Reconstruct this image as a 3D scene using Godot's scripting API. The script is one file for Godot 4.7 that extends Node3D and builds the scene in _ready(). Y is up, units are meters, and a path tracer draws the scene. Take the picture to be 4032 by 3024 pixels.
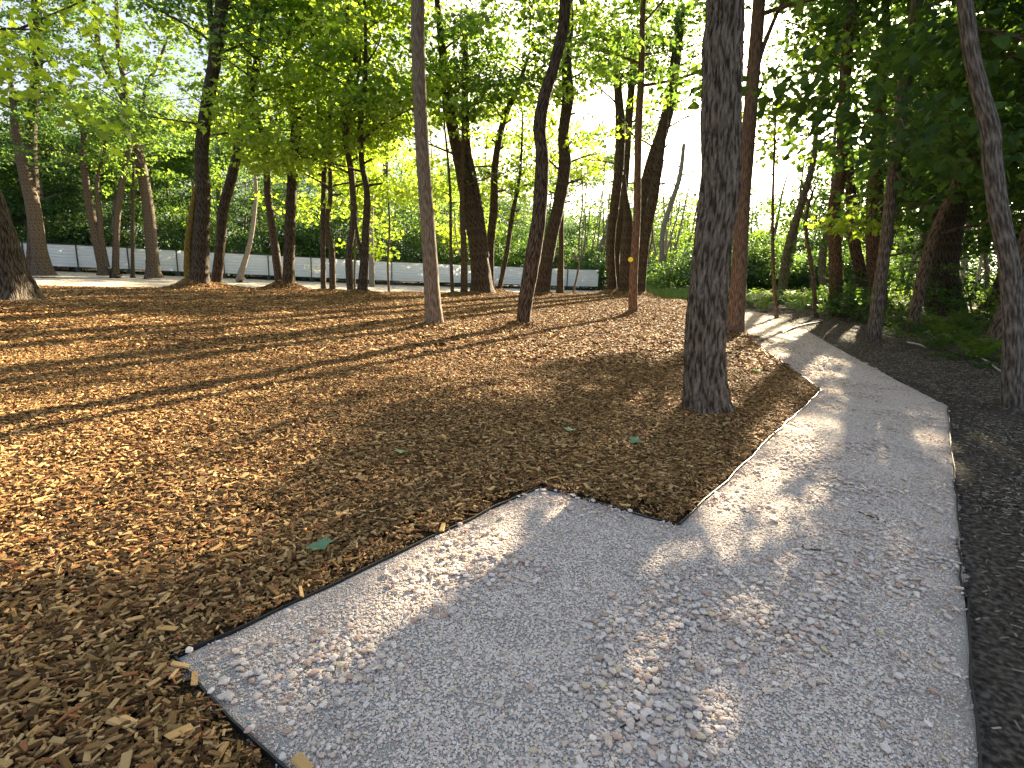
extends Node3D

const SUN_AZ := 29.5
const SUN_EL := 20.5
var sun_dir := Vector3.ZERO
var rng := RandomNumberGenerator.new()
var used := {}
var mats := {}
var leaf_meshes := {}
var furrow := FastNoiseLite.new()
var lump := FastNoiseLite.new()
var patchy := FastNoiseLite.new()
var path_poly := PackedVector2Array()
var tree_feet: Array[Vector3] = []

# ---------------------------------------------------------------- naming
func numbered(called: String) -> String:
	if not used.has(called):
		used[called] = 0
		return called
	used[called] += 1
	return "%s_%03d" % [called, used[called]]

func tag(o: Node, label: String, category: String, group := "", kind := "") -> Node:
	o.set_meta("label", label)
	if category: o.set_meta("category", category)
	if group: o.set_meta("group", group)
	if kind: o.set_meta("kind", kind)
	return o

func thing(called: String, label: String, category: String, at: Vector3, group := "") -> Node3D:
	var o := Node3D.new()
	o.name = numbered(called)
	add_child(o, true)
	o.position = at
	tag(o, label, category, group)
	return o

func part(called: String, m: Mesh, mat: Material, parent: Node, at := Transform3D()) -> MeshInstance3D:
	var o := MeshInstance3D.new()
	var n := called
	var k := 0
	while parent.has_node(n):
		k += 1
		n = "%s_%03d" % [called, k]
	o.name = n
	o.mesh = m
	if mat: o.material_override = mat
	o.transform = at
	parent.add_child(o, true)
	return o

func top(called: String, m: Mesh, mat: Material) -> MeshInstance3D:
	var o := MeshInstance3D.new()
	o.name = numbered(called)
	o.mesh = m
	if mat: o.material_override = mat
	add_child(o, true)
	return o

func scatter(called: String, m: Mesh, at: Array, parent: Node, colors = null) -> MultiMeshInstance3D:
	var mm := MultiMesh.new()
	mm.transform_format = MultiMesh.TRANSFORM_3D
	mm.mesh = m
	mm.instance_count = at.size()
	for i in at.size(): mm.set_instance_transform(i, at[i])
	var o := MultiMeshInstance3D.new()
	o.name = called if parent != self else numbered(called)
	o.multimesh = mm
	parent.add_child(o, true)
	o.set_meta("kind", "stuff")
	return o

# ---------------------------------------------------------------- materials
func lin(r: float, g: float, b: float) -> Color:
	return Color(r, g, b).linear_to_srgb()

func flat(r: float, g: float, b: float, rough := 0.85, spec := 0.4) -> StandardMaterial3D:
	var m := StandardMaterial3D.new()
	m.albedo_color = lin(r, g, b)
	m.roughness = rough
	m.metallic_specular = spec
	return m

func leafy(r: float, g: float, b: float, br: float, bg: float, bb: float, rough := 0.58) -> StandardMaterial3D:
	var m := flat(r, g, b, rough, 0.28)
	m.backlight_enabled = true
	m.backlight = lin(br, bg, bb)
	return m

func noise_tex(freq: float, octaves: int, fractal: int, seed_: int, stops: Array, size := 512, kind := FastNoiseLite.TYPE_SIMPLEX_SMOOTH) -> NoiseTexture2D:
	var n := FastNoiseLite.new()
	n.noise_type = kind
	n.frequency = freq
	n.fractal_octaves = octaves
	n.fractal_type = fractal
	n.seed = seed_
	var t := NoiseTexture2D.new()
	t.width = size
	t.height = size
	t.seamless = true
	t.noise = n
	if stops.size():
		var g := Gradient.new()
		var off := PackedFloat32Array()
		var col := PackedColorArray()
		for s in stops:
			off.append(s[0])
			col.append(lin(s[1], s[2], s[3]))
		g.offsets = off
		g.colors = col
		t.color_ramp = g
	return t

func bark(stops: Array, height: Texture2D, seed_: int, bump: float, freq := 0.02) -> StandardMaterial3D:
	var m := StandardMaterial3D.new()
	m.albedo_texture = noise_tex(freq, 4, FastNoiseLite.FRACTAL_FBM, seed_, stops, 256)
	m.roughness = 0.9
	m.metallic_specular = 0.25
	m.heightmap_enabled = true
	m.heightmap_texture = height
	m.heightmap_scale = bump
	return m

func ground_mat(stops: Array, freq: float, scale: float, bump: float, seed_: int) -> StandardMaterial3D:
	var m := StandardMaterial3D.new()
	m.albedo_texture = noise_tex(freq, 5, FastNoiseLite.FRACTAL_FBM, seed_, stops, 1024)
	m.uv1_triplanar = true
	m.uv1_world_triplanar = true
	m.uv1_scale = Vector3.ONE * scale
	m.roughness = 0.95
	m.metallic_specular = 0.2
	m.heightmap_enabled = true
	m.heightmap_texture = noise_tex(freq * 1.5, 5, FastNoiseLite.FRACTAL_FBM, seed_ + 5, [], 512)
	m.heightmap_scale = bump
	return m

func make_materials() -> void:
	var ridge := noise_tex(0.022, 3, FastNoiseLite.FRACTAL_RIDGED, 3, [], 256)
	var soft := noise_tex(0.03, 4, FastNoiseLite.FRACTAL_FBM, 4, [], 256)
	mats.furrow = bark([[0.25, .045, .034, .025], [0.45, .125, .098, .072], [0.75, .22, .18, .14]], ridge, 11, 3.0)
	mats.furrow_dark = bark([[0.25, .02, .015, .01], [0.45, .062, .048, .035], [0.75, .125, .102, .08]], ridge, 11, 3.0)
	mats.redfurrow = bark([[0.2, 0.030, 0.020, 0.014], [0.5, 0.095, 0.058, 0.037], [0.8, 0.160, 0.112, 0.080]], ridge, 12, 1.6)
	mats.smooth = bark([[0.2, .035, .027, .019], [0.5, .078, .06, .042], [0.8, .14, .11, .08]], soft, 13, 0.5)
	mats.red = bark([[0.2, .07, .047, .032], [0.5, .13, .088, .06], [0.8, .19, .135, .1]], soft, 14, 0.5)
	mats.pale = bark([[0.2, .09, .072, .052], [0.5, .155, .125, .093], [0.8, .23, .19, .145]], soft, 15, 0.5)
	mats.pale2 = bark([[0.2, 0.045, 0.037, 0.030], [0.5, 0.102, 0.085, 0.068], [0.8, 0.192, 0.168, 0.144]], soft, 16, 0.7)
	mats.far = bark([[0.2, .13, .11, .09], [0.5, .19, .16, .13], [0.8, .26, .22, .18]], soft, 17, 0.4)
	mats.birch = bark([[0.2, .16, .15, .13], [0.5, .4, .38, .35], [0.8, .55, .53, .5]], soft, 18, 0.3)
	mats.moss = bark([[0.2, 0.065, 0.045, 0.013], [0.5, 0.163, 0.116, 0.031], [0.8, 0.264, 0.200, 0.056]], ridge, 19, 1.2)
	mats.twig = flat(.07, .055, .04)
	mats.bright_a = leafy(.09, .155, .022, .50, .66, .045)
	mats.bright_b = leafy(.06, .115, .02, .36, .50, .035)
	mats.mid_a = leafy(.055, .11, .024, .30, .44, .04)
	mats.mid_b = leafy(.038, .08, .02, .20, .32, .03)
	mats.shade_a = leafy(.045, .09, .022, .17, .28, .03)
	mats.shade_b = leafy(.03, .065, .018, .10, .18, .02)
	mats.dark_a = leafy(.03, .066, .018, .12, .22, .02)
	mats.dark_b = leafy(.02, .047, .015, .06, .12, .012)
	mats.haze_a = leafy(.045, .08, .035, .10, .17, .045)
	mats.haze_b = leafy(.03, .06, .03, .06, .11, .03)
	mats.fern_a = leafy(.09, .16, .02, .26, .36, .03, .8)
	mats.soil = ground_mat([[0.25, .026, .021, .016], [0.5, .058, .048, .038], [0.75, .115, .095, .075]], 0.03, 0.7, 3.0, 31)
	mats.mulch = ground_mat([[0.25, .03, .018, .009], [0.5, .07, .042, .02], [0.75, .15, .095, .045]], 0.05, 1.2, 4.0, 41)
	mats.grit = ground_mat([[0.25, .34, .29, .25], [0.5, .5, .44, .395], [0.75, .62, .56, .5]], 0.09, 1.7, 1.5, 51)
	mats.road = ground_mat([[0.25, .27, .23, .18], [0.5, .36, .31, .25], [0.75, .44, .39, .32]], 0.02, 0.3, 1.0, 61)
	mats.floor = ground_mat([[0.25, .03, .028, .016], [0.5, .06, .055, .03], [0.75, .13, .1, .055]], 0.03, 0.4, 3.0, 71)
	mats.edging = flat(.012, .012, .013, .55, .5)
	mats.chips = flat(1, 1, 1, .85, .3)
	mats.chips.vertex_color_use_as_albedo = true
	mats.stones = flat(1, 1, 1, .8, .4)
	mats.stones.vertex_color_use_as_albedo = true
	mats.banner = flat(.77, .8, .85, .6, .4)
	mats.banner.backlight_enabled = true
	mats.banner.backlight = lin(.5, .5, .48)
	mats.fallen = leafy(.13, .22, .12, .1, .18, .06, .45)
	mats.post = flat(.025, .026, .03, .5, .5)
	mats.print = flat(.97, .9, .7, .6)
	mats.print_white = flat(.95, .95, .96, .6)

# ---------------------------------------------------------------- terrain
func ramp(x: float, table: Array) -> float:
	if x <= table[0][0]: return table[0][1]
	for i in range(1, table.size()):
		if x <= table[i][0]:
			var a = table[i - 1]
			var b = table[i]
			return lerpf(a[1], b[1], (x - a[0]) / (b[0] - a[0]))
	return table[-1][1]

const CREST := [[-40.0, -18.0], [-16.0, -21.3], [-12.0, -24.2], [-6.0, -24.6], [0.0, -28.0], [6.0, -32.0], [14.0, -36.0]]
const FAR_LOW := [[-40.0, -0.15], [-32.0, -0.25], [-10.5, -0.72], [7.4, -0.87], [11.0, -0.6], [16.0, 0.0]]

func crest_z(x: float) -> float:
	return ramp(x, CREST)

func height(x: float, z: float) -> float:
	var h := ramp(x, FAR_LOW) * smoothstep(0.3, 7.0, crest_z(x) - z)
	for f in tree_feet:
		var dx := x - f.x
		var dz := z - f.z
		var q := dx * dx + dz * dz
		if q < 6.0: h += f.y * exp(-q / (0.5 if z < -10.0 else 0.12))
	return h

func mulch_rise(x: float, z: float) -> float:
	var room := minf(path_dist(x, z), 1.0)
	return room * (.03 + .03 * lump.get_noise_2d(x * 1.6, z * 1.6) + .014 * lump.get_noise_2d(x * 5.0, z * 5.0))

func in_path(x: float, z: float) -> bool:
	return Geometry2D.is_point_in_polygon(Vector2(x, z), path_poly)

func path_dist(x: float, z: float) -> float:
	var p := Vector2(x, z)
	var best := 99.0
	for i in path_poly.size():
		best = minf(best, p.distance_to(Geometry2D.get_closest_point_to_segment(p, path_poly[i], path_poly[(i + 1) % path_poly.size()])))
	return best

const PATH_MID := [[-24.5, 10.0], [-20.0, 8.2], [-15.0, 6.8], [-7.2, 4.9], [-2.5, 1.9], [-1.2, 1.0], [2.0, 0.0]]

func left_of_path(x: float, z: float) -> bool:
	return x < ramp(z, PATH_MID)

func sheet(x0: float, x1: float, z0: float, z1: float, step: float, lift: float, keep: Callable) -> ArrayMesh:
	var nx := int((x1 - x0) / step)
	var nz := int((z1 - z0) / step)
	var v := PackedVector3Array()
	var nor := PackedVector3Array()
	var idx := PackedInt32Array()
	for j in nz + 1:
		for i in nx + 1:
			var x := x0 + i * step
			var z := z0 + j * step
			var h := height(x, z)
			v.append(Vector3(x, h + lift, z))
			nor.append(Vector3(h - height(x + .1, z), .1, h - height(x, z + .1)).normalized())
	for j in nz:
		for i in nx:
			if keep.call(x0 + (i + .5) * step, z0 + (j + .5) * step):
				var a := j * (nx + 1) + i
				idx.append_array(PackedInt32Array([a, a + 1, a + nx + 1, a + 1, a + nx + 2, a + nx + 1]))
	return mesh_of(v, idx, nor)

func mesh_of(v: PackedVector3Array, idx: PackedInt32Array, nor = null, uv = null, col = null) -> ArrayMesh:
	var a := []
	a.resize(Mesh.ARRAY_MAX)
	a[Mesh.ARRAY_VERTEX] = v
	a[Mesh.ARRAY_INDEX] = idx
	if nor != null: a[Mesh.ARRAY_NORMAL] = nor
	if uv != null: a[Mesh.ARRAY_TEX_UV] = uv
	if col != null: a[Mesh.ARRAY_COLOR] = col
	var m := ArrayMesh.new()
	m.add_surface_from_arrays(Mesh.PRIMITIVE_TRIANGLES, a)
	return m

# ---------------------------------------------------------------- tubes
func smooth_line(pts: Array, n: int) -> Array:
	# pts: [x, y, z, r] -> n + 1 Vector4 along a Catmull-Rom line
	var out := []
	var m := pts.size()
	var p: Array[Vector4] = []
	for q in pts: p.append(Vector4(q[0], q[1], q[2], q[3]))
	for i in n + 1:
		var t := float(i) / n * (m - 1)
		var k := mini(int(t), m - 2)
		var f := t - k
		var a := p[maxi(k - 1, 0)]
		var b := p[k]
		var c := p[k + 1]
		var d := p[mini(k + 2, m - 1)]
		var s := 0.5 * ((2.0 * b) + (c - a) * f + (2.0 * a - 5.0 * b + 4.0 * c - d) * f * f + (3.0 * b - a - 3.0 * c + d) * f * f * f)
		s.w = lerpf(b.w, c.w, f)
		out.append(s)
	return out

func tube(pts: Array, sides: int, rings: int, disp := 0.0, flare := 0.0, cap := true) -> ArrayMesh:
	var line := smooth_line(pts, rings)
	var v := PackedVector3Array()
	var uv := PackedVector2Array()
	var idx := PackedInt32Array()
	var side := Vector3.RIGHT
	var along := 0.0
	var r0: float = maxf(line[0].w, 0.02)
	var turns := maxf(1.0, roundf(TAU * r0 / 0.3))
	var y0: float = line[0].y
	var off := rng.randf() * 50.0
	var lobes := rng.randi_range(4, 6)
	var ph := rng.randf() * TAU
	for i in rings + 1:
		var c := Vector3(line[i].x, line[i].y, line[i].z)
		var a: Vector4 = line[maxi(i - 1, 0)]
		var b: Vector4 = line[mini(i + 1, rings)]
		var dir := Vector3(b.x - a.x, b.y - a.y, b.z - a.z).normalized()
		side = (side - dir * side.dot(dir)).normalized()
		var other := dir.cross(side)
		if i: along += c.distance_to(v[(i - 1) * (sides + 1)])*0.0 + c.distance_to(Vector3(line[i - 1].x, line[i - 1].y, line[i - 1].z))
		var up: float = maxf(c.y - y0, 0.0)
		var fl := flare * exp(-up / (r0 * 1.1))
		for j in sides + 1:
			var w := float(j % sides) / sides * TAU
			var r: float = line[i].w
			if disp > 0.0:
				var ridge := furrow.get_noise_3d(cos(w) * r0 * 30.0 + off, along * 2.4, sin(w) * r0 * 30.0)
				r *= 1.0 + disp * ridge + disp * 0.9 * lump.get_noise_3d(cos(w) * 1.4 + off, along * 1.3, sin(w) * 1.4)
			if fl > 0.003: r *= 1.0 + fl * (0.55 + 0.6 * maxf(0.0, cos(w * lobes + ph)))
			v.append(c + (side * cos(w) + other * sin(w)) * r)
			uv.append(Vector2(float(j) / sides * turns, along / 1.1))
	for i in rings:
		for j in sides:
			var a := i * (sides + 1) + j
			idx.append_array(PackedInt32Array([a, a + sides + 1, a + 1, a + 1, a + sides + 1, a + sides + 2]))
	var nor := PackedVector3Array()
	for i in rings + 1:
		for j in sides + 1:
			var jn := (j + 1) % sides
			var jp := (j - 1 + sides) % sides
			var row := i * (sides + 1)
			var du := v[row + jn] - v[row + jp]
			var dv := v[mini(i + 1, rings) * (sides + 1) + j] - v[maxi(i - 1, 0) * (sides + 1) + j]
			nor.append(du.cross(dv).normalized())
	if cap:
		var e := rings * (sides + 1)
		v.append(Vector3(line[rings].x, line[rings].y, line[rings].z))
		nor.append(Vector3.UP)
		uv.append(Vector2.ZERO)
		for j in sides: idx.append_array(PackedInt32Array([e + j, v.size() - 1, e + j + 1]))
	return mesh_of(v, idx, nor, uv)

# ---------------------------------------------------------------- leaves
const MAPLE := [[0.0, 0.0], [0.1, 0.22], [-0.02, 0.5], [0.3, 0.36], [0.52, 0.62], [0.6, 0.3], [1.0, 0.0]]
const PLAIN := [[0.0, 0.0], [0.3, 0.36], [0.66, 0.3], [1.0, 0.0]]

func add_leaf(v: PackedVector3Array, idx: PackedInt32Array, at: Transform3D, outline: Array, fold := 0.25) -> void:
	var c := v.size()
	v.append(at * Vector3(.35, -.02, 0))
	var n := outline.size()
	for s in [1.0, -1.0]:
		for q in outline:
			v.append(at * Vector3(q[0], absf(q[1]) * fold - q[0] * q[0] * .15, q[1] * s))
	for k in n - 1:
		idx.append_array(PackedInt32Array([c, c + 1 + k, c + 2 + k, c, c + 2 + n + k, c + 1 + n + k]))

func leaf_cluster(palette: String, variant: int, count: int, size: float, radius: float, outline: Array, droop := 0.0) -> ArrayMesh:
	var key := "%s %d %d %d" % [palette, variant, count, int(size * 1000)]
	if leaf_meshes.has(key): return leaf_meshes[key]
	var m := ArrayMesh.new()
	for tone in 2:
		var v := PackedVector3Array()
		var idx := PackedInt32Array()
		for i in count / 2:
			var dir := Vector3(rng.randfn(), rng.randfn() * .55, rng.randfn())
			dir = dir.normalized() * pow(rng.randf(), .45)
			var p := Vector3(dir.x, dir.y * .62 - droop * (dir.x * dir.x + dir.z * dir.z), dir.z) * radius
			var turn := Basis(Vector3.UP, atan2(-p.z, p.x) + rng.randfn() * .7) * Basis(Vector3.BACK, -.35 + rng.randfn() * .45) * Basis(Vector3.RIGHT, rng.randfn() * .55)
			add_leaf(v, idx, Transform3D(turn.scaled(Vector3.ONE * size * rng.randf_range(.7, 1.25)), p), outline)
		var a := []
		a.resize(Mesh.ARRAY_MAX)
		a[Mesh.ARRAY_VERTEX] = v
		a[Mesh.ARRAY_INDEX] = idx
		m.add_surface_from_arrays(Mesh.PRIMITIVE_TRIANGLES, a)
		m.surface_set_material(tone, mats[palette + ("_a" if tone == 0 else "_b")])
	leaf_meshes[key] = m
	return m

# where the low sun comes through gaps between the crowns
const LIT := [[.3, -3.3, .6], [.0, -2.6, .5], [-.3, -2.2, .35], [4.2, -5.2, .35], [-.15, -3.05, .45], [.35, -3.6, .4], [2.2, -3.9, .2], [1.7, -2.4, .2], [2.1, -5.0, .5], [5.0, -10.5, 1.0], [7.0, -15.5, 2.2], [8.6, -18.5, 2.2]]

func shades_gap(p: Vector3) -> bool:
	var s := p - sun_dir * (p.y / sun_dir.y)
	if s.z > -0.8 or s.z < -60.0 or absf(s.x) > 1.1 * absf(s.z) + 2.0: return false
	for q in LIT:
		if Vector2(s.x - q[0], s.z - q[1]).length() < q[2] + .45: return true
	if s.z > -26.0 and not left_of_path(s.x, s.z): return false
	var az := Vector2(sun_dir.x, sun_dir.z).normalized()
	var along := s.x * az.x + s.z * az.y
	var across := s.x * -az.y + s.z * az.x
	var n := patchy.get_noise_2d(across * 1.15, along * .22) * .5 + .5
	var thr := ramp(-s.z, [[1.0, .36], [4.0, .5], [7.0, .66], [10.0, .78], [14.0, .82], [26.0, .86], [40.0, .8], [60.0, .6]])
	if s.z < -13.0 and s.x < -5.0: thr -= .22
	return n < thr

# ---------------------------------------------------------------- trees
func tree(called: String, label: String, kind: String, pts: Array, stems: Array, tall: float, crown: Array, sides: int, disp: float, group := "") -> Node3D:
	rng.seed = hash(label) + int(pts[0][0] * 100.0)
	var base := Vector3(pts[0][0], pts[0][1], pts[0][2])
	var root := thing(called, label, "tree", base, group)
	var loc := []
	for p in pts: loc.append([p[0] - base.x, p[1] - base.y, p[2] - base.z, p[3]])
	loc.insert(0, [loc[0][0], -.35, loc[0][2], loc[0][3] * 1.05])
	var last = loc[-1]
	var prev = loc[-2]
	if tall > last[1] + .5:
		var dir := Vector3(last[0] - prev[0], last[1] - prev[1], last[2] - prev[2]).normalized()
		var p := Vector3(last[0], last[1], last[2])
		var n := int(ceil((tall - last[1]) / 1.5))
		var step: float = (tall - last[1]) / n
		for i in n:
			dir = (dir + Vector3(rng.randfn() * .12, .25, rng.randfn() * .12)).normalized()
			p += dir * step
			loc.append([p.x, p.y, p.z, maxf(lerpf(last[3], .02, float(i + 1) / n), .02)])
	var length := 0.0
	for i in loc.size() - 1: length += Vector3(loc[i][0] - loc[i + 1][0], loc[i][1] - loc[i + 1][1], loc[i][2] - loc[i + 1][2]).length()
	var near := base.length() < 9.0
	var rings := int(clampf(length / (.05 if near and sides > 40 else .14), 20, 340))
	part("trunk", tube(loc, sides, rings, disp, .6), mats[kind], root)
	var lines := [loc]
	for s in stems:
		var l := []
		for p in s: l.append([p[0] - base.x, p[1] - base.y, p[2] - base.z, p[3]])
		part("stem", tube(l, maxi(sides - 6, 8), 40, disp, 0.0), mats[kind], root)
		lines.append(l)
	if crown.size(): leaf_out(root, lines, base, crown, mats[kind])
	return root

func leaf_out(root: Node3D, lines: Array, base: Vector3, crown: Array, mat: Material, big := false) -> void:
	var hb: float = crown[0]
	var reach: float = crown[1]
	var want: int = crown[2]
	var v := PackedVector3Array()
	var limbs := []
	var spots := []
	var line: Array = smooth_line(lines[0], 40)
	var top_y: float = line[40].y
	var n := int(clampf((top_y - hb) * 1.9, 5, 16))
	for i in n:
		var y := lerpf(hb, top_y, (i + rng.randf() * .6) / n)
		var at: Vector4 = line[40]
		for q in line:
			if q.y >= y:
				at = q
				break
		var f := (y - hb) / maxf(top_y - hb, .1)
		var az := i * 2.4 + rng.randf() * .8
		az = atan2(sin(az) - .35, cos(az) + .2)
		var ln := reach * (1.05 - .5 * f) * rng.randf_range(.7, 1.15)
		var rise := lerpf(.25, .9, f) + rng.randf_range(-.15, .2)
		var p := Vector3(at.x, at.y, at.z)
		var r := minf(at.w * .5, .055)
		var path := [[p.x, p.y, p.z, r]]
		var before := limbs.size()
		for k in 5:
			az += rng.randfn() * .25
			p += Vector3(cos(az), rise * (1.0 - k * .12), sin(az)).normalized() * ln / 5
			path.append([p.x, p.y, p.z, r * (1.0 - (k + 1) * .17)])
			if k >= 1: spots.append([p, .25 + .1 * k])
			if k in [1, 3]:
				var a2 := az + (1.1 if (i + k) % 2 else -1.1)
				var p2 := p
				var sub := [[p.x, p.y, p.z, r * .45]]
				for g in 3:
					p2 += Vector3(cos(a2), .35, sin(a2)).normalized() * ln * .14
					sub.append([p2.x, p2.y, p2.z, r * (.38 - g * .1)])
					spots.append([p2, .4])
				limbs.append(sub)
		var tip := Vector3(path[-1][0], path[-1][1], path[-1][2]) + base
		var mid := Vector3(path[3][0], path[3][1], path[3][2]) + base
		if shades_gap(tip) and shades_gap(mid):
			path.resize(2)
			limbs.resize(before)
			if big: continue
		limbs.append(path)
		if not big:
			part("branch", join_tubes(limbs.slice(before)), mat, root)
	for k in range(1, lines.size()):
		var e = lines[k][-1]
		for g in 4: spots.append([Vector3(e[0], e[1] - g * .3, e[2]), .7])
	for g in 5:
		var e: Vector4 = line[40 - g * 2]
		spots.append([Vector3(e.x, e.y, e.z), .7])
	if big and limbs.size():
		part("branches", join_tubes(limbs), mat, root).set_meta("kind", "stuff")
	var at := []
	want = int(want * (1.4 if big else 1.25))
	for i in want:
		var s = spots[rng.randi() % spots.size()]
		var p: Vector3 = s[0] + Vector3(rng.randfn(), rng.randfn() * .8, rng.randfn()) * s[1] * 1.35
		if shades_gap(p + base): continue
		var sc := rng.randf_range(.75, 1.3)
		at.append(Transform3D(Basis(Vector3.UP, rng.randf() * TAU).scaled(Vector3.ONE * sc), p))
	if at.size():
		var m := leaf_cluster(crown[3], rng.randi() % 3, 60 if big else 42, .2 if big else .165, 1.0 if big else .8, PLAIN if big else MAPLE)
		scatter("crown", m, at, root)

func join_tubes(list: Array) -> ArrayMesh:
	var v := PackedVector3Array()
	var nor := PackedVector3Array()
	var uv := PackedVector2Array()
	var idx := PackedInt32Array()
	for l in list:
		var a := tube(l, 5, l.size() + 1, 0.0, 0.0, false).surface_get_arrays(0)
		var b := v.size()
		v.append_array(a[Mesh.ARRAY_VERTEX])
		nor.append_array(a[Mesh.ARRAY_NORMAL])
		uv.append_array(a[Mesh.ARRAY_TEX_UV])
		for i in a[Mesh.ARRAY_INDEX]: idx.append(i + b)
	return mesh_of(v, idx, nor, uv)

# ---------------------------------------------------------------- wood chips and stones
func add_chip(v: PackedVector3Array, idx: PackedInt32Array, col: PackedColorArray, at: Transform3D, l: float, w: float, t: float, c: Color) -> void:
	var b := v.size()
	for k in 8:
		var sx := 1.0 if k & 1 else -1.0
		var sy := 1.0 if k & 2 else -1.0
		var sz := 1.0 if k & 4 else -1.0
		var taper := rng.randf_range(.45, 1.0)
		v.append(at * Vector3(sx * l * .5 * rng.randf_range(.75, 1.0), sy * t * .5 + sx * sx * rng.randf_range(-.15, .15) * t, sz * w * .5 * taper))
		col.append(c)
	for q in [[0, 1, 3, 2], [4, 6, 7, 5], [0, 4, 5, 1], [2, 3, 7, 6], [0, 2, 6, 4], [1, 5, 7, 3]]:
		idx.append_array(PackedInt32Array([b + q[0], b + q[2], b + q[1], b + q[0], b + q[3], b + q[2]]))

func chip_color() -> Color:
	var t := rng.randf()
	var c := Color(.06, .034, .015)
	if t < .3: c = Color(.08, .046, .02)
	elif t < .54: c = Color(.2, .125, .056)
	elif t < .82: c = Color(.33, .22, .105)
	else: c = Color(.45, .32, .17)
	if rng.randf() < .12: c = Color(.26, .12, .06)
	return Color(c.r * 1.06, c.g * .93, c.b * .74) * rng.randf_range(.7, 1.2)

func chip_patch(count: int, radius: float, size: float) -> ArrayMesh:
	var v := PackedVector3Array()
	var idx := PackedInt32Array()
	var col := PackedColorArray()
	for i in count:
		var a := rng.randf() * TAU
		var q := sqrt(rng.randf()) * radius
		var l := rng.randf_range(.018, .058) * size
		if rng.randf() < .05: l *= 1.7
		var w := l * rng.randf_range(.18, .5)
		var b := Basis(Vector3.UP, rng.randf() * TAU) * Basis(Vector3.RIGHT, rng.randfn() * .32) * Basis(Vector3.BACK, rng.randfn() * .2)
		add_chip(v, idx, col, Transform3D(b, Vector3(cos(a) * q, rng.randf_range(.004, .034) * size, sin(a) * q)), l, w, w * rng.randf_range(.2, .45), chip_color())
	var m := mesh_of(v, idx, null, null, col)
	m.surface_set_material(0, mats.chips)
	return m

func stone_color() -> Color:
	var t := rng.randf()
	var c := Color(.56, .50, .455)
	if t < .35: c = Color(.63, .575, .53)
	elif t < .55: c = Color(.52, .45, .40)
	elif t < .68: c = Color(.53, .42, .36)
	elif t < .74: c = Color(.40, .29, .24)
	elif t < .79: c = Color(.53, .45, .31)
	elif t < .86: c = Color(.36, .33, .32)
	return Color(c.r * 1.05, c.g * .99, c.b * .93) * rng.randf_range(.9, 1.06)

func add_stone(v: PackedVector3Array, idx: PackedInt32Array, col: PackedColorArray, at: Transform3D, c: Color) -> void:
	# a chipped lump: two offset rings of five and two ends, 20 faces
	var b := v.size()
	v.append(at * Vector3(rng.randf_range(-.2, .2), .42, rng.randf_range(-.2, .2)))
	for ring in 2:
		for k in 5:
			var a := (k + ring * .5) / 5.0 * TAU + rng.randf_range(-.25, .25)
			var r := rng.randf_range(.68, 1.05)
			v.append(at * Vector3(cos(a) * r, (.24 if ring == 0 else -.2) + rng.randf_range(-.08, .08), sin(a) * r * .72))
	v.append(at * Vector3(0, -.4, 0))
	for k in 12: col.append(c)
	for k in 5:
		var n := (k + 1) % 5
		idx.append_array(PackedInt32Array([b, b + 1 + k, b + 1 + n, b + 1 + k, b + 6 + k, b + 1 + n, b + 1 + n, b + 6 + k, b + 6 + n, b + 11, b + 6 + n, b + 6 + k]))

func stone_patch(count: int, radius: float, lo: float, hi: float, sink: float) -> ArrayMesh:
	var v := PackedVector3Array()
	var idx := PackedInt32Array()
	var col := PackedColorArray()
	for i in count:
		var a := rng.randf() * TAU
		var q := sqrt(rng.randf()) * radius
		var s := lerpf(lo, hi, pow(rng.randf(), 1.5)) * .5
		var b := Basis(Vector3.UP, rng.randf() * TAU) * Basis(Vector3.RIGHT, rng.randfn() * .25)
		add_stone(v, idx, col, Transform3D(b.scaled(Vector3(s, s * rng.randf_range(.55, 1.0), s)), Vector3(cos(a) * q, s * sink, sin(a) * q)), stone_color())
	var m := mesh_of(v, idx, null, null, col)
	m.surface_set_material(0, mats.stones)
	return m

func in_view(x: float, z: float) -> bool:
	return z < -.7 and absf(x) < 1.0 * absf(z) + 1.2

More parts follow.
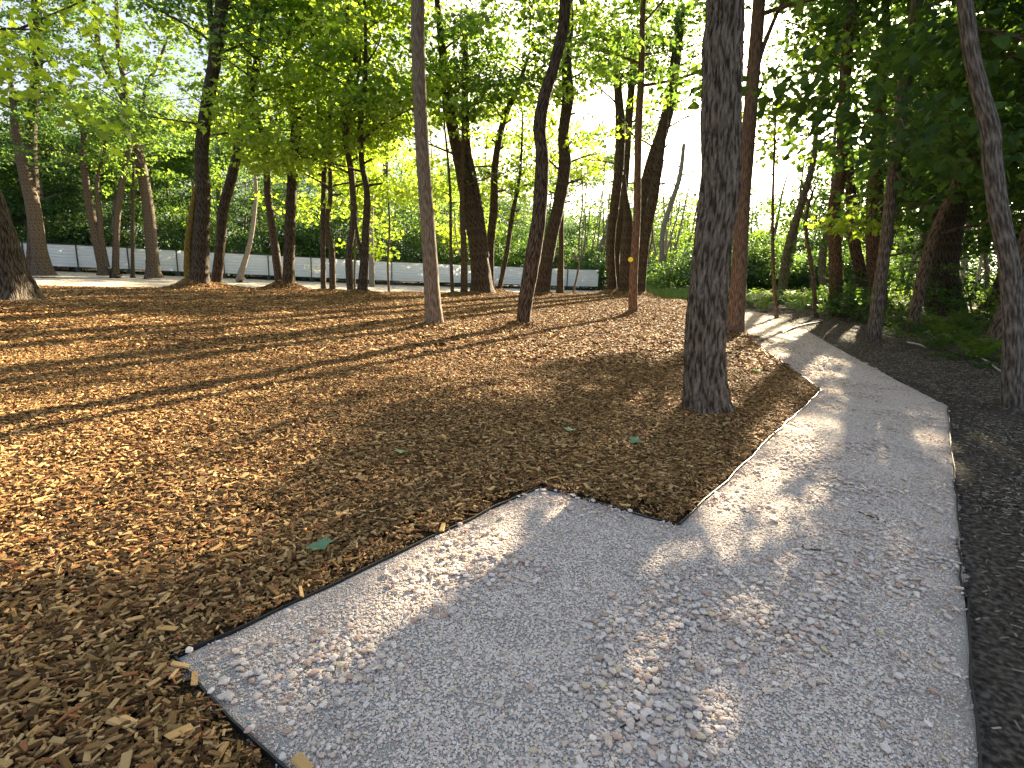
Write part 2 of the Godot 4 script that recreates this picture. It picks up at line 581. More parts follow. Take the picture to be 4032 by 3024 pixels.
# ---------------------------------------------------------------- build
func _ready() -> void:
	rng.seed = 7
	# camera, sky, sun, exposure
	var cam := Camera3D.new()
	cam.name = "camera"
	cam.position = Vector3(0, 1.6, 0)
	cam.rotation = Vector3(-0.21350, 0, 0.03491)
	cam.fov = 68.425
	cam.near = 0.05
	cam.far = 600.0
	add_child(cam)
	cam.current = true
	var az := deg_to_rad(SUN_AZ)
	var el := deg_to_rad(SUN_EL)
	sun_dir = Vector3(sin(az) * cos(el), sin(el), -cos(az) * cos(el))
	var sun := DirectionalLight3D.new()
	sun.name = "sun"
	sun.light_color = Color(1.0, .93, .79)
	sun.light_energy = 1.6
	sun.light_angular_distance = 0.53
	sun.shadow_enabled = true
	sun.basis = Basis.looking_at(-sun_dir, Vector3.UP)
	add_child(sun)
	var sky := ProceduralSkyMaterial.new()
	sky.sky_top_color = Color(.68, .8, .98)
	sky.sky_horizon_color = Color(.98, .98, .98)
	sky.sky_curve = 0.3
	sky.sky_energy_multiplier = 0.39
	sky.ground_bottom_color = Color(.2, .2, .16)
	sky.ground_horizon_color = Color(.6, .62, .6)
	sky.sun_angle_max = 60.0
	sky.sun_curve = 0.5
	var env := Environment.new()
	env.background_mode = Environment.BG_SKY
	env.sky = Sky.new()
	env.sky.sky_material = sky
	env.tonemap_mode = Environment.TONE_MAPPER_LINEAR
	env.tonemap_exposure = 9.6
	env.sdfgi_enabled = true
	env.ssao_enabled = true
	env.ssil_enabled = true
	var we := WorldEnvironment.new()
	we.name = "environment"
	we.environment = env
	add_child(we)
	furrow.noise_type = FastNoiseLite.TYPE_SIMPLEX_SMOOTH
	furrow.frequency = 1.0
	furrow.fractal_type = FastNoiseLite.FRACTAL_RIDGED
	furrow.fractal_octaves = 2
	furrow.seed = 5
	lump.frequency = 1.0
	lump.seed = 9
	lump.fractal_octaves = 2
	patchy.frequency = 1.0
	patchy.seed = 21
	patchy.fractal_octaves = 2
	make_materials()
	build_ground()
	build_fence()
	build_trees()
	build_woods()
	build_plants()
	build_litter()

func build_ground() -> void:
	for f in [[-13.0,-23.4,0.20],[-13.2,-23.2,0.20],[-12.9,-24.6,0.20],[-10.3,-25.2,0.20],[-9.9,-24.9,0.20],[-8.2,-24.4,0.06],[-7.7,-24.2,0.06],[-6.7,-23.1,0.06],[-6.1,-22.6,0.20],[-1.8,-12.9,0.10],[-2.8,-25.0,0.06],[-2.3,-25.3,0.06],[-1.5,-26.1,0.20],[-1.2,-27.6,0.20],[-0.8,-27.8,0.06],[0.2,-13.6,0.10],[1.2,-27.3,0.20],[2.2,-28.2,0.06],[5.2,-30.7,0.20],[5.6,-31.8,0.20],[5.8,-30.0,0.20],[3.7,-17.8,0.10],[6.4,-31.4,0.20],[6.5,-29.8,0.20],[2.2,-6.0,0.10],[5.3,-13.5,0.10],[6.2,-6.8,0.10]]: tree_feet.append(Vector3(f[0], f[2], f[1]))
	for p in [[0.62,-0.50],[-1.30,-1.94],[0.22,-3.83],[1.08,-3.29],[4.27,-7.62],[4.77,-9.89],[5.74,-14.27],[6.93,-18.43],[7.87,-21.17],[8.99,-22.65],[9.36,-21.76],[9.05,-19.17],[8.06,-15.63],[6.56,-10.70],[5.91,-8.50],[5.47,-6.90],[2.32,-2.57],[1.60,-1.58],[-0.70,1.59]]: path_poly.append(Vector2(p[0], p[1]))
	tag(top("ground", sheet(-110, 110, -150, 12, 2.0, -.012, func(x, z): return not (x > -38 and x < 14 and z > -62 and z < 4)), mats.floor), "forest floor of dark earth and leaf litter", "", "", "structure")
	tag(top("ground_near", sheet(-38, 14, -62, 4, .5, -.012, func(_x, _z): return true), mats.soil), "bare dark soil right of the path and under the trees", "", "", "structure")
	var bed := top("mulch_bed", sheet(-34, 10, -36, 3, .25, .004, func(x, z): return left_of_path(x, z) and z > crest_z(x) - 1.2 and x < 8.3 and not (in_path(x, z) and in_path(x + .3, z) and in_path(x - .3, z) and in_path(x, z + .3) and in_path(x, z - .3))), mats.mulch)
	tag(bed, "bed of brown wood chip mulch left of the path", "", "", "structure")
	tag(top("road", sheet(-60, 11, -60, -18, .5, .012, func(x, z): return z < crest_z(x) - 2.2 and z > -42.0 - (x + 32.0) * .317 + .2), mats.road), "pale dusty road between the mulch and the white fence", "", "", "structure")
	tag(top("gravel_strip", sheet(-24, -11.5, -31, -20, .25, .018, func(x, z): return z < crest_z(x) - 2.6 and z > crest_z(x) - 4.2), mats.grit), "strip of pale gravel along the near edge of the road", "", "", "structure")
	# the gravel path
	var tri := Geometry2D.triangulate_polygon(path_poly)
	var v := PackedVector3Array()
	var nor := PackedVector3Array()
	for p in path_poly:
		v.append(Vector3(p.x, .012, p.y))
		nor.append(Vector3.UP)
	var idx := PackedInt32Array()
	for k in range(0, tri.size(), 3):
		var a := path_poly[tri[k]]
		var b := path_poly[tri[k + 1]]
		var c := path_poly[tri[k + 2]]
		if (b - a).cross(c - a) > 0: idx.append_array(PackedInt32Array([tri[k], tri[k + 1], tri[k + 2]]))
		else: idx.append_array(PackedInt32Array([tri[k], tri[k + 2], tri[k + 1]]))
	var path := top("gravel_path", mesh_of(v, idx, nor), mats.grit)
	tag(path, "pale crushed stone path with a square bay on its left", "", "", "structure")
	# mulch: patches of chips, the finest nearest
	rng.seed = 101
	var fine := []
	for k in 6: fine.append(chip_patch(120, .19, 1.0))
	var coarse := []
	for k in 4: coarse.append(chip_patch(110, .32, 1.6))
	var spots := []
	for k in 10: spots.append([])
	var z := -.7
	while z > -31.0:
		var step := .13 if z > -9.0 else .22
		var x := -maxf(2.0, absf(z) * 1.0 + 1.2)
		while x < 8.2:
			var px := x + rng.randf_range(-.5, .5) * step
			var pz := z + rng.randf_range(-.5, .5) * step
			if left_of_path(px, pz) and not in_path(px, pz) and pz > crest_z(px) - 1.0 and in_view(px, pz):
				var room := path_dist(px, pz) if pz > -24.0 else 9.0
				var fit := clampf((room - .01) / (.19 if step < .2 else .32), 0.0, 1.0)
				if fit > .22:
					for again in (3 if fit < .6 else 1):
						var which := rng.randi() % 6 if step < .2 else 6 + rng.randi() % 4
						var h := height(px, pz)
						var nrm := Vector3(h - height(px + .1, pz), .1, h - height(px, pz + .1)).normalized()
						var tilt := Basis(Quaternion(Vector3.UP, nrm)) * Basis(Vector3.UP, rng.randf() * TAU)
						spots[which].append(Transform3D(tilt * Basis().scaled(Vector3(fit, maxf(fit, .7), fit)), Vector3(px, h + .003 + rng.randf() * .012 + mulch_rise(px, pz), pz)))
			x += step
		z -= step
	for k in 10:
		if spots[k].size(): scatter("wood_chips", fine[k] if k < 6 else coarse[k - 6], spots[k], bed)
	var chip_meshes := []
	for k in 12:
		var cv := PackedVector3Array()
		var ci := PackedInt32Array()
		var cc := PackedColorArray()
		var l := rng.randf_range(.05, .1)
		add_chip(cv, ci, cc, Transform3D(), l, l * rng.randf_range(.22, .5), .007, chip_color() * 1.25)
		chip_meshes.append(mesh_of(cv, ci, null, null, cc))
	var made := 0
	while made < 260:
		var pz := rng.randf_range(-5.0, -1.3)
		var px := rng.randf_range(-3.6, 1.6)
		if (in_path(px, pz) and (path_dist(px, pz) > .09 or made % 3)) or not left_of_path(px, pz) or absf(px) > .92 * absf(pz): continue
		part("wood_chip", chip_meshes[made % 12], mats.chips, bed, Transform3D(Basis(Vector3.UP, rng.randf() * TAU) * Basis(Vector3.RIGHT, rng.randfn() * .3) * Basis(Vector3.BACK, rng.randfn() * .18), Vector3(px, .046 + mulch_rise(px, pz), pz)))
		made += 1
	# gravel
	rng.seed = 102
	var grit := []
	for k in 5: grit.append(stone_patch(270, .17, .005, .019, .4))
	var cobble := []
	for k in 5: cobble.append(stone_patch(44, .2, .015, .046, .72))
	var gs := [[], [], [], [], []]
	var cs := [[], [], [], [], []]
	z = -1.0
	while z > -25.0:
		var step := .11 if z > -8.0 else .17
		var x := -1.6
		while x < 11.0:
			var px := x + rng.randf_range(-.5, .5) * step
			var pz := z + rng.randf_range(-.5, .5) * step
			if in_path(px, pz) and in_view(px, pz):
				var t := Transform3D(Basis(Vector3.UP, rng.randf() * TAU).scaled(Vector3.ONE * (1.0 if z > -8.0 else 1.5)), Vector3(px, .012, pz))
				var room := path_dist(px, pz)
				var inside := room > .2
				var fit := clampf(room / (.2 if z > -8.0 else .3), .15, 1.0)
				for again in (3 if fit < .7 else 1):
					var dx := rng.randf_range(-.05, .05) * (1.0 if again else 0.0)
					gs[rng.randi() % 5].append(t.scaled_local(Vector3(fit, maxf(fit, .7), fit)).translated(Vector3(dx, 0, -dx)))
				var heap := patchy.get_noise_2d(px * .8 + 40.0, pz * .8) + (.0 if inside else .55)
				var ridge := absf(px - (.25 + (-pz - 1.4) * .55)) if pz > -3.0 else 9.0
				if ridge < .22: heap += .5
				if rng.randf() < clampf(heap * 1.5 + .02, .05, .95) * .5:
					if not inside: t = t.scaled_local(Vector3(fit, maxf(fit, .8), fit))
					cs[rng.randi() % 5].append(t)
			x += step
		z -= step
	for k in 5:
		scatter("gravel", grit[k], gs[k], path)
		scatter("crushed_stones", cobble[k], cs[k], path)
	var stone_meshes := []
	for k in 14:
		var cv := PackedVector3Array()
		var ci := PackedInt32Array()
		var cc := PackedColorArray()
		var s := rng.randf_range(.016, .027)
		add_stone(cv, ci, cc, Transform3D(Basis().scaled(Vector3(s, s * rng.randf_range(.5, .9), s)), Vector3.ZERO), stone_color() * 1.05)
		stone_meshes.append(mesh_of(cv, ci, null, null, cc))
	made = 0
	while made < 270:
		var pz := rng.randf_range(-4.2, -1.3)
		var px := rng.randf_range(-1.3, 3.0)
		if not in_path(px, pz) or absf(px) > .92 * absf(pz): continue
		var heap := patchy.get_noise_2d(px * .8 + 40.0, pz * .8)
		if rng.randf() > .35 + heap: continue
		part("stone", stone_meshes[made % 14], mats.stones, path, Transform3D(Basis(Vector3.UP, rng.randf() * TAU) * Basis(Vector3.RIGHT, rng.randfn() * .25), Vector3(px, .03, pz)))
		made += 1
	# black edging strips
	var runs := [[0.62,-0.50,-1.30,-1.94,"black plastic edging on the near short side of the square bay"],
		[-1.30,-1.94,0.22,-3.83,"black plastic edging along the long left side of the square bay"],
		[0.22,-3.83,1.08,-3.29,"black plastic edging on the far short side of the square bay"],
		[1.08,-3.29,4.27,-7.62,"black plastic edging between mulch and path beside the biggest trunk"],
		[4.27,-7.62,5.74,-14.27,"black plastic edging from the mulch corner to the far path bend"],
		[5.47,-6.90,2.32,-2.57,"dark edging along the straight right side of the path by the soil"],
		[2.32,-2.57,-0.70,1.59,"dark edging at the lower right corner of the photo"],
		[8.06,-15.63,5.47,-6.90,"dark edging on the right side of the path bend beyond the corner"]]
	for r in runs:
		var a := Vector3(r[0], 0, r[1])
		var b := Vector3(r[2], 0, r[3])
		var n := int(a.distance_to(b) / .25) + 1
		var pts := []
		var dir := (b - a).normalized()
		var sd := Vector3(-dir.z, 0, dir.x) * .004
		for k in n + 1:
			pts.append(a.lerp(b, float(k) / n) + sd * 1.6 * rng.randfn())
		var ev := PackedVector3Array()
		var ei := PackedInt32Array()
		for k in n + 1:
			var h := .022 + rng.randf() * .008
			for q in [[-1, -.03], [-1, h], [1, h], [1, -.03]]: ev.append(pts[k] + sd * q[0] + Vector3(0, q[1], 0))
		for k in n:
			for q in 3:
				var c0 := k * 4 + q
				ei.append_array(PackedInt32Array([c0, c0 + 4, c0 + 1, c0 + 1, c0 + 4, c0 + 5]))
		var o := top("path_edging", mesh_of(ev, ei), mats.edging)
		tag(o, r[4], "edging", "edging strips along the gravel path")

func box(v: PackedVector3Array, idx: PackedInt32Array, t: Transform3D, s: Vector3) -> void:
	var b := v.size()
	for k in 8: v.append(t * Vector3((.5 if k & 1 else -.5) * s.x, (.5 if k & 2 else -.5) * s.y, (.5 if k & 4 else -.5) * s.z))
	for q in [[0, 1, 3, 2], [4, 6, 7, 5], [0, 4, 5, 1], [2, 3, 7, 6], [0, 2, 6, 4], [1, 5, 7, 3]]:
		idx.append_array(PackedInt32Array([b + q[0], b + q[2], b + q[1], b + q[0], b + q[3], b + q[2]]))

func box_mesh(s: Vector3, t := Transform3D()) -> ArrayMesh:
	var v := PackedVector3Array()
	var idx := PackedInt32Array()
	box(v, idx, t, s)
	return mesh_of(v, idx)

func letters(text: String, size: float, mat: Material, parent: Node, at: Transform3D, stretch: float) -> void:
	var f := SystemFont.new()
	f.font_names = PackedStringArray(["Droid Sans"])
	f.font_weight = 800
	for i in text.length():
		if text[i] == " ": continue
		var t := TextMesh.new()
		t.font = f
		t.text = text[i]
		t.font_size = 64
		t.pixel_size = size / 46.0
		t.depth = .01
		var off := (i - (text.length() - 1) * .5) * size * .86
		part("letter", t, mat, parent, at.scaled_local(Vector3(stretch, 1, 1)).translated_local(Vector3(off, 0, 0)))

func build_fence() -> void:
	rng.seed = 103
	var a := Vector3(-44.6, -.12, -38.36)
	var b := Vector3(7.93, -.87, -55.01)
	var fence := thing("site_fence", "long white fabric fence with dark posts across the road", "fence", a)
	var run := Vector3(b.x - a.x, 0, b.z - a.z)
	var n := 17
	var wide := run.length() / n
	var yaw := atan2(-run.z, run.x)
	var turn := Basis(Vector3.UP, yaw)
	var post := box_mesh(Vector3(.06, 1.95, .06), Transform3D(Basis(), Vector3(0, .975, .06)))
	var foot := box_mesh(Vector3(.24, .34, .3), Transform3D(Basis(), Vector3(0, .15, .1)))
	# ribbed sheet, wavy a little
	for k in n:
		var p := run * (float(k) / n)
		var y := ramp(a.x + p.x, FAR_LOW) - a.y
		var y2 := ramp(a.x + run.x * (k + 1.0) / n, FAR_LOW) - a.y
		var at := Transform3D(turn, Vector3(p.x, y, p.z))
		var v := PackedVector3Array()
		var idx := PackedInt32Array()
		var rows := 28
		var cols := 10
		var sag := rng.randf_range(-.01, .02)
		for i in rows + 1:
			for j in cols + 1:
				var u := float(j) / cols
				var h := .36 + 1.56 * i / rows
				var rib := .014 * sin(i * TAU / 4.0) + .02 * sin(u * PI) * lump.get_noise_2d(k * 7.0 + u * 3.0, i * .3)
				v.append(Vector3(.04 + u * (wide - .08), h + (y2 - y) * u - sag * sin(u * PI), rib))
		for i in rows:
			for j in cols:
				var c := i * (cols + 1) + j
				idx.append_array(PackedInt32Array([c, c + cols + 1, c + 1, c + 1, c + cols + 1, c + cols + 2]))
		var sheet_ := part("fence_sheet", mesh_of(v, idx), mats.banner, fence, at)
		var slope := Basis(Vector3.BACK, atan2(y2 - y, wide))
		part("top_rail", box_mesh(Vector3(wide - .06, .06, .05)), mats.post, fence, at * Transform3D(slope, Vector3(wide / 2, 1.955 + (y2 - y) / 2, .02)))
		part("bottom_rail", box_mesh(Vector3(wide - .06, .035, .04)), mats.post, fence, at * Transform3D(slope, Vector3(wide / 2, .34 + (y2 - y) / 2, .02)))
		var ps := part("post", post, mats.post, fence, at)
		part("block_foot", foot, mats.post, ps)
		var front := Transform3D(Basis(), Vector3(wide / 2, 1.1, .045))
		if k == 9:
			letters("ASU", .38, mats.print, sheet_, front.translated_local(Vector3(-wide / 2 + .16, .08, 0)), -1.5)
			part("lettering", box_mesh(Vector3(.42, .09, .006)), mats.print_white, sheet_, front.translated_local(Vector3(-wide / 2 + .42, .5, 0)))
			part("lettering", box_mesh(Vector3(1.0, .06, .006)), mats.print, sheet_, front.translated_local(Vector3(-wide / 2 + .25, -.25, 0)))
			part("lettering", box_mesh(Vector3(.5, .06, .006)), mats.print_white, sheet_, front.translated_local(Vector3(-wide / 2 + .15, -.6, 0)))
		if k == 12:
			letters("SOC 60", .17, mats.print_white, sheet_, front.translated_local(Vector3(.0, .5, 0)), 1.3)
			letters("AP A", .34, mats.print_white, sheet_, front.translated_local(Vector3(.1, .1, 0)), 1.5)
		if k == 16:
			letters("A A", .3, mats.print_white, sheet_, front.translated_local(Vector3(-.2, .12, 0)), 1.5)

func build_trees() -> void:
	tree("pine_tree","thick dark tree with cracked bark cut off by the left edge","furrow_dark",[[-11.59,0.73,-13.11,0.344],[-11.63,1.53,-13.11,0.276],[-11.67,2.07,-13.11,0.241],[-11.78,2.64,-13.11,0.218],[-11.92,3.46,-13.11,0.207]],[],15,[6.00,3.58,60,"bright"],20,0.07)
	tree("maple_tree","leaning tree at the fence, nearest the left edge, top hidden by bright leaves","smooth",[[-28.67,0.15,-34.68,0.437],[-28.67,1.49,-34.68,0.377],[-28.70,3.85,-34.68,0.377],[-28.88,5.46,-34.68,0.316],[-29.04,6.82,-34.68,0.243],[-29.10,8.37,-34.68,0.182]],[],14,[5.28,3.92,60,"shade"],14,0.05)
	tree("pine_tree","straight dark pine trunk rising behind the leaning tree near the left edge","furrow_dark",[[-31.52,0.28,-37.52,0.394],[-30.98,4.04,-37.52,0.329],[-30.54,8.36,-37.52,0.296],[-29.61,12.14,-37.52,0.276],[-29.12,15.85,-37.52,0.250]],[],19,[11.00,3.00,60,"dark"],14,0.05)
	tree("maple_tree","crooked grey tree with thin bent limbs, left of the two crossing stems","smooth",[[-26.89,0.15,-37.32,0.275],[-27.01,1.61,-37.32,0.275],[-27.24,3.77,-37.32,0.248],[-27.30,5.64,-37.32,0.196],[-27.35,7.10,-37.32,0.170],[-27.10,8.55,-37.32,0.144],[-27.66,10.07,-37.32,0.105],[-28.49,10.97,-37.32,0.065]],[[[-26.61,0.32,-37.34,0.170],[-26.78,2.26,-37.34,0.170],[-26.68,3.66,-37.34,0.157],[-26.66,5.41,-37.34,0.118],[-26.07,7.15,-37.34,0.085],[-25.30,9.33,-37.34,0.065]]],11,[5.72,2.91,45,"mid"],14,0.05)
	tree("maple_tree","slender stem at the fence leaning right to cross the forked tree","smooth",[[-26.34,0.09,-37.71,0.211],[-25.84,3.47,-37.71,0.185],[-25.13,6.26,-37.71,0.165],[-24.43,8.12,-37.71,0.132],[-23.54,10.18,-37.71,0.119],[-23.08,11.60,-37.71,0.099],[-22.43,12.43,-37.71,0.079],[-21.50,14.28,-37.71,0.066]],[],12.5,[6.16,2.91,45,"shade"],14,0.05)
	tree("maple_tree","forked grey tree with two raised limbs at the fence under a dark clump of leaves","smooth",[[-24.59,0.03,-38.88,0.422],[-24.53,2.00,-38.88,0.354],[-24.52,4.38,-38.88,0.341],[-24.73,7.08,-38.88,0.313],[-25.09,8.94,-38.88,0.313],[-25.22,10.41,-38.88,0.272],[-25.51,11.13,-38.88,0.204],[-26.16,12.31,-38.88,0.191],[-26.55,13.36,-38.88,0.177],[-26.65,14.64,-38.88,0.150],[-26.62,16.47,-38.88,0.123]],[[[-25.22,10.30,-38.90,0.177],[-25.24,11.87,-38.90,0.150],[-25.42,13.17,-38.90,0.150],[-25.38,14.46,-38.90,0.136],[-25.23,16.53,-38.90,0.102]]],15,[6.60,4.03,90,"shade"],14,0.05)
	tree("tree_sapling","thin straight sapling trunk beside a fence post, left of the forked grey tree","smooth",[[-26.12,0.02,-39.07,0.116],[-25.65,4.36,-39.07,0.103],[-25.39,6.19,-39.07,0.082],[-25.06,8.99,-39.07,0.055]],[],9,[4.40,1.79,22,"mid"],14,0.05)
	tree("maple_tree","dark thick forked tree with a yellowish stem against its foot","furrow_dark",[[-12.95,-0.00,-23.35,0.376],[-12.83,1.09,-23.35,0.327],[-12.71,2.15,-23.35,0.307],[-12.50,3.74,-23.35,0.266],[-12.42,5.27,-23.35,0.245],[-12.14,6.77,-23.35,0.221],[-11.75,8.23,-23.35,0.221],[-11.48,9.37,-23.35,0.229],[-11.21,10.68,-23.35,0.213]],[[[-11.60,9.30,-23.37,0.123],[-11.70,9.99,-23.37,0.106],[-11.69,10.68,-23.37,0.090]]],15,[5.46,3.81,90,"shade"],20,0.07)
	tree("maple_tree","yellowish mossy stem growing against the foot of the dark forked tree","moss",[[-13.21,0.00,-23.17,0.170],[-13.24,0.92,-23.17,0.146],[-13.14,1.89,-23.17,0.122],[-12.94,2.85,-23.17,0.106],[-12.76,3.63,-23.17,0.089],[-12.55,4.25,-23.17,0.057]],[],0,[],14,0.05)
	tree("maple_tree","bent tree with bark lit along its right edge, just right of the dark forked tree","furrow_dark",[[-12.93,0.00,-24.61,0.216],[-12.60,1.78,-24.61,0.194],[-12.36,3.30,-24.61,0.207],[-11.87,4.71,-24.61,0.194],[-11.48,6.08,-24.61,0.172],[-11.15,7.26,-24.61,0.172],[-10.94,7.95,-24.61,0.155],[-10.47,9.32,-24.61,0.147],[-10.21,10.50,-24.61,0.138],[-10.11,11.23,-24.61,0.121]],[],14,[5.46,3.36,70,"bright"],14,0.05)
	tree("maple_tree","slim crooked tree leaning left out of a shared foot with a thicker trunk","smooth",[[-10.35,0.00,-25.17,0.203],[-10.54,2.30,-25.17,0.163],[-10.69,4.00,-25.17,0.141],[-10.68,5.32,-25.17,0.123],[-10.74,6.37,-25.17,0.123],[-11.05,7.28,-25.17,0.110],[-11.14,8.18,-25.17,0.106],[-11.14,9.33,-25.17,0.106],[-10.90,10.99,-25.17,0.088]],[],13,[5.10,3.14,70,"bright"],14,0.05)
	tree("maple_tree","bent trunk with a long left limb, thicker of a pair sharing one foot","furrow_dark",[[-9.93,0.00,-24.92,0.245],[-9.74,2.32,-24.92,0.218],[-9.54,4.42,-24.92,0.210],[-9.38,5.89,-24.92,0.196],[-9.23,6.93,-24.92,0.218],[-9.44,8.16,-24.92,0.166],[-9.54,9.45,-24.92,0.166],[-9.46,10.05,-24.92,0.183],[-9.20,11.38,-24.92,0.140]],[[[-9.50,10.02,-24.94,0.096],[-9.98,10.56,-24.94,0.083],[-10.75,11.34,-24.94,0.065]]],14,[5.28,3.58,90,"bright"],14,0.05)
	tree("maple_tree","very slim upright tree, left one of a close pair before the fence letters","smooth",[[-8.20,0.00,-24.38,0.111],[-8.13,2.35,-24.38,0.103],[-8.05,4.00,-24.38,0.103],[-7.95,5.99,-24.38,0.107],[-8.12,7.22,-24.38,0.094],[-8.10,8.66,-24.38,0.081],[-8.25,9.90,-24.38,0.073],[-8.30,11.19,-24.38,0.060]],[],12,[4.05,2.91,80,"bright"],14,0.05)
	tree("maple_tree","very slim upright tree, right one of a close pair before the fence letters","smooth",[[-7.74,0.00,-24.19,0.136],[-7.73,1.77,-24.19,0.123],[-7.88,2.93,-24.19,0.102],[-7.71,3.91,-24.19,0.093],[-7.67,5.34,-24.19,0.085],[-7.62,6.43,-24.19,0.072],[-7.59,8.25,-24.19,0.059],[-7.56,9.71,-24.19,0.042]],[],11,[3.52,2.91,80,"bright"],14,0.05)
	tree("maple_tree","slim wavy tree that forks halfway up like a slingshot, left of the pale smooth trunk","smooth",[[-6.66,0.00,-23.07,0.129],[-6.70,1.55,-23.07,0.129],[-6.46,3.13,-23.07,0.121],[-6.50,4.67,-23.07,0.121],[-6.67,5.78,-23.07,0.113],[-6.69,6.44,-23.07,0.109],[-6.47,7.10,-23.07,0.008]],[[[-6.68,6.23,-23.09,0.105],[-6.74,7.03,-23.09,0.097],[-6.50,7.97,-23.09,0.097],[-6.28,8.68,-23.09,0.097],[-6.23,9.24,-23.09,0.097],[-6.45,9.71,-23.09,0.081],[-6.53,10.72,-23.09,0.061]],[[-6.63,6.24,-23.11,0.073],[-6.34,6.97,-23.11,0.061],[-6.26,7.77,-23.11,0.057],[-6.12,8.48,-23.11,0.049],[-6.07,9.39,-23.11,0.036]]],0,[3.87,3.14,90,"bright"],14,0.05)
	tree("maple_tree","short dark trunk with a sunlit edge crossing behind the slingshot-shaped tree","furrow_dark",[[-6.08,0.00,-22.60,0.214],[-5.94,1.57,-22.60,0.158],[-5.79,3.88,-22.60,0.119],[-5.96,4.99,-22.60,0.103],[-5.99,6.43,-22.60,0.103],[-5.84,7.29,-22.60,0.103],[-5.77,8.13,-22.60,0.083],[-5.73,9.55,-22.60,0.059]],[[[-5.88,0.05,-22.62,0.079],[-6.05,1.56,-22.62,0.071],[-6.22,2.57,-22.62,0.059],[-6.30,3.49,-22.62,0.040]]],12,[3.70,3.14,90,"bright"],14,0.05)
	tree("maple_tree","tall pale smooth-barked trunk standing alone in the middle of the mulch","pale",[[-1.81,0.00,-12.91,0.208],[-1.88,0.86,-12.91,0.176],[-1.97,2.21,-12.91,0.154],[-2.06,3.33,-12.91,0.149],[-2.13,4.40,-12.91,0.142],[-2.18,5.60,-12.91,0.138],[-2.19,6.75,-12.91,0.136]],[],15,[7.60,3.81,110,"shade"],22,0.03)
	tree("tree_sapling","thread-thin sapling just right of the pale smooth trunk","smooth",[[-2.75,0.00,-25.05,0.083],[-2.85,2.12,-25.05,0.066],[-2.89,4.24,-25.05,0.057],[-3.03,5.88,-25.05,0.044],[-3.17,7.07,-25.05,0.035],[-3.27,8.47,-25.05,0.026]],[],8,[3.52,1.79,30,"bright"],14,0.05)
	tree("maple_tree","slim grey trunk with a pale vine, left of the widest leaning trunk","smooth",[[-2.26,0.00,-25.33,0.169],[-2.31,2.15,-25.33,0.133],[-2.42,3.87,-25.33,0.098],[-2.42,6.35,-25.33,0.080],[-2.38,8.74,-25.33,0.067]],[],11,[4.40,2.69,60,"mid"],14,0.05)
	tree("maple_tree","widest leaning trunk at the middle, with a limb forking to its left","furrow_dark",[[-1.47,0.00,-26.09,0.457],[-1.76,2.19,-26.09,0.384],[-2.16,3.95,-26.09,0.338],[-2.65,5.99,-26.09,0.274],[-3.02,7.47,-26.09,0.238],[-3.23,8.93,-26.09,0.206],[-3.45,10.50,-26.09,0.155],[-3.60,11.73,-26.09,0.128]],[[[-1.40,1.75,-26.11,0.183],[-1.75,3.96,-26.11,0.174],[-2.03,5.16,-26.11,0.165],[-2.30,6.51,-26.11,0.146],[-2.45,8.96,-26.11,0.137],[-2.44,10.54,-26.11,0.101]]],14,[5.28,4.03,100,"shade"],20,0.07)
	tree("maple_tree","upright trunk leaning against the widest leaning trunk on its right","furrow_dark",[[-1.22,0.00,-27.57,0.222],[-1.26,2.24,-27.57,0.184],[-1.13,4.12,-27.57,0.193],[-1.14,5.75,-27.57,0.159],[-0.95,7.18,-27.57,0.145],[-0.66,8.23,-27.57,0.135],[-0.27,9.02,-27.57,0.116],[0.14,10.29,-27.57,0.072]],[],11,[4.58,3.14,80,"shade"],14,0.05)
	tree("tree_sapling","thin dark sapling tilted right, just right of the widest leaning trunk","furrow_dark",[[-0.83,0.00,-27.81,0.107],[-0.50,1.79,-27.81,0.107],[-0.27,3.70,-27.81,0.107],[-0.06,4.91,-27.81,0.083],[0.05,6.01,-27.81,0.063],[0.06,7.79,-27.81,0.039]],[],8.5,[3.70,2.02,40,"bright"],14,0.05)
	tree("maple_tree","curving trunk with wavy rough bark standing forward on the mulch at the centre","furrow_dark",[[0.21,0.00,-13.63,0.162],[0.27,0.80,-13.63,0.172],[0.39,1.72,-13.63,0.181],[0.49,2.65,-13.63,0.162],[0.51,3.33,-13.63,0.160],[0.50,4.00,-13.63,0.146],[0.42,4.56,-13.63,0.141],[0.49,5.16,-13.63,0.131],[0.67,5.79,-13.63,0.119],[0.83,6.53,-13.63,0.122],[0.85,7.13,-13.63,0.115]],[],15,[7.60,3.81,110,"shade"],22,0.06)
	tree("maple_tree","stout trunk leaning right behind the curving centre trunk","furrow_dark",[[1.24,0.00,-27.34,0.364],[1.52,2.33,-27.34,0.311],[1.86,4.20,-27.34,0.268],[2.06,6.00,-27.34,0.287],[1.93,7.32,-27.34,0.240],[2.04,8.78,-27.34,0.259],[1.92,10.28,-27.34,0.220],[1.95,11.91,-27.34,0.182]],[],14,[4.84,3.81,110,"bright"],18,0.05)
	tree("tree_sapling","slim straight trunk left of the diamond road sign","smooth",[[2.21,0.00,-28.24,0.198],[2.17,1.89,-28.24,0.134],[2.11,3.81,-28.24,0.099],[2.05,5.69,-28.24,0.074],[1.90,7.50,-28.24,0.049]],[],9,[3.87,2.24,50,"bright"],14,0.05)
	tree("maple_tree","left dark trunk of the dense clump right of the road sign","furrow_dark",[[5.24,0.00,-30.74,0.269],[4.95,2.53,-30.74,0.215],[5.01,4.62,-30.74,0.237],[5.10,6.64,-30.74,0.242],[5.01,8.60,-30.74,0.242],[4.73,10.50,-30.74,0.194],[4.52,12.35,-30.74,0.151]],[],13,[5.63,3.58,80,"shade"],16,0.05)
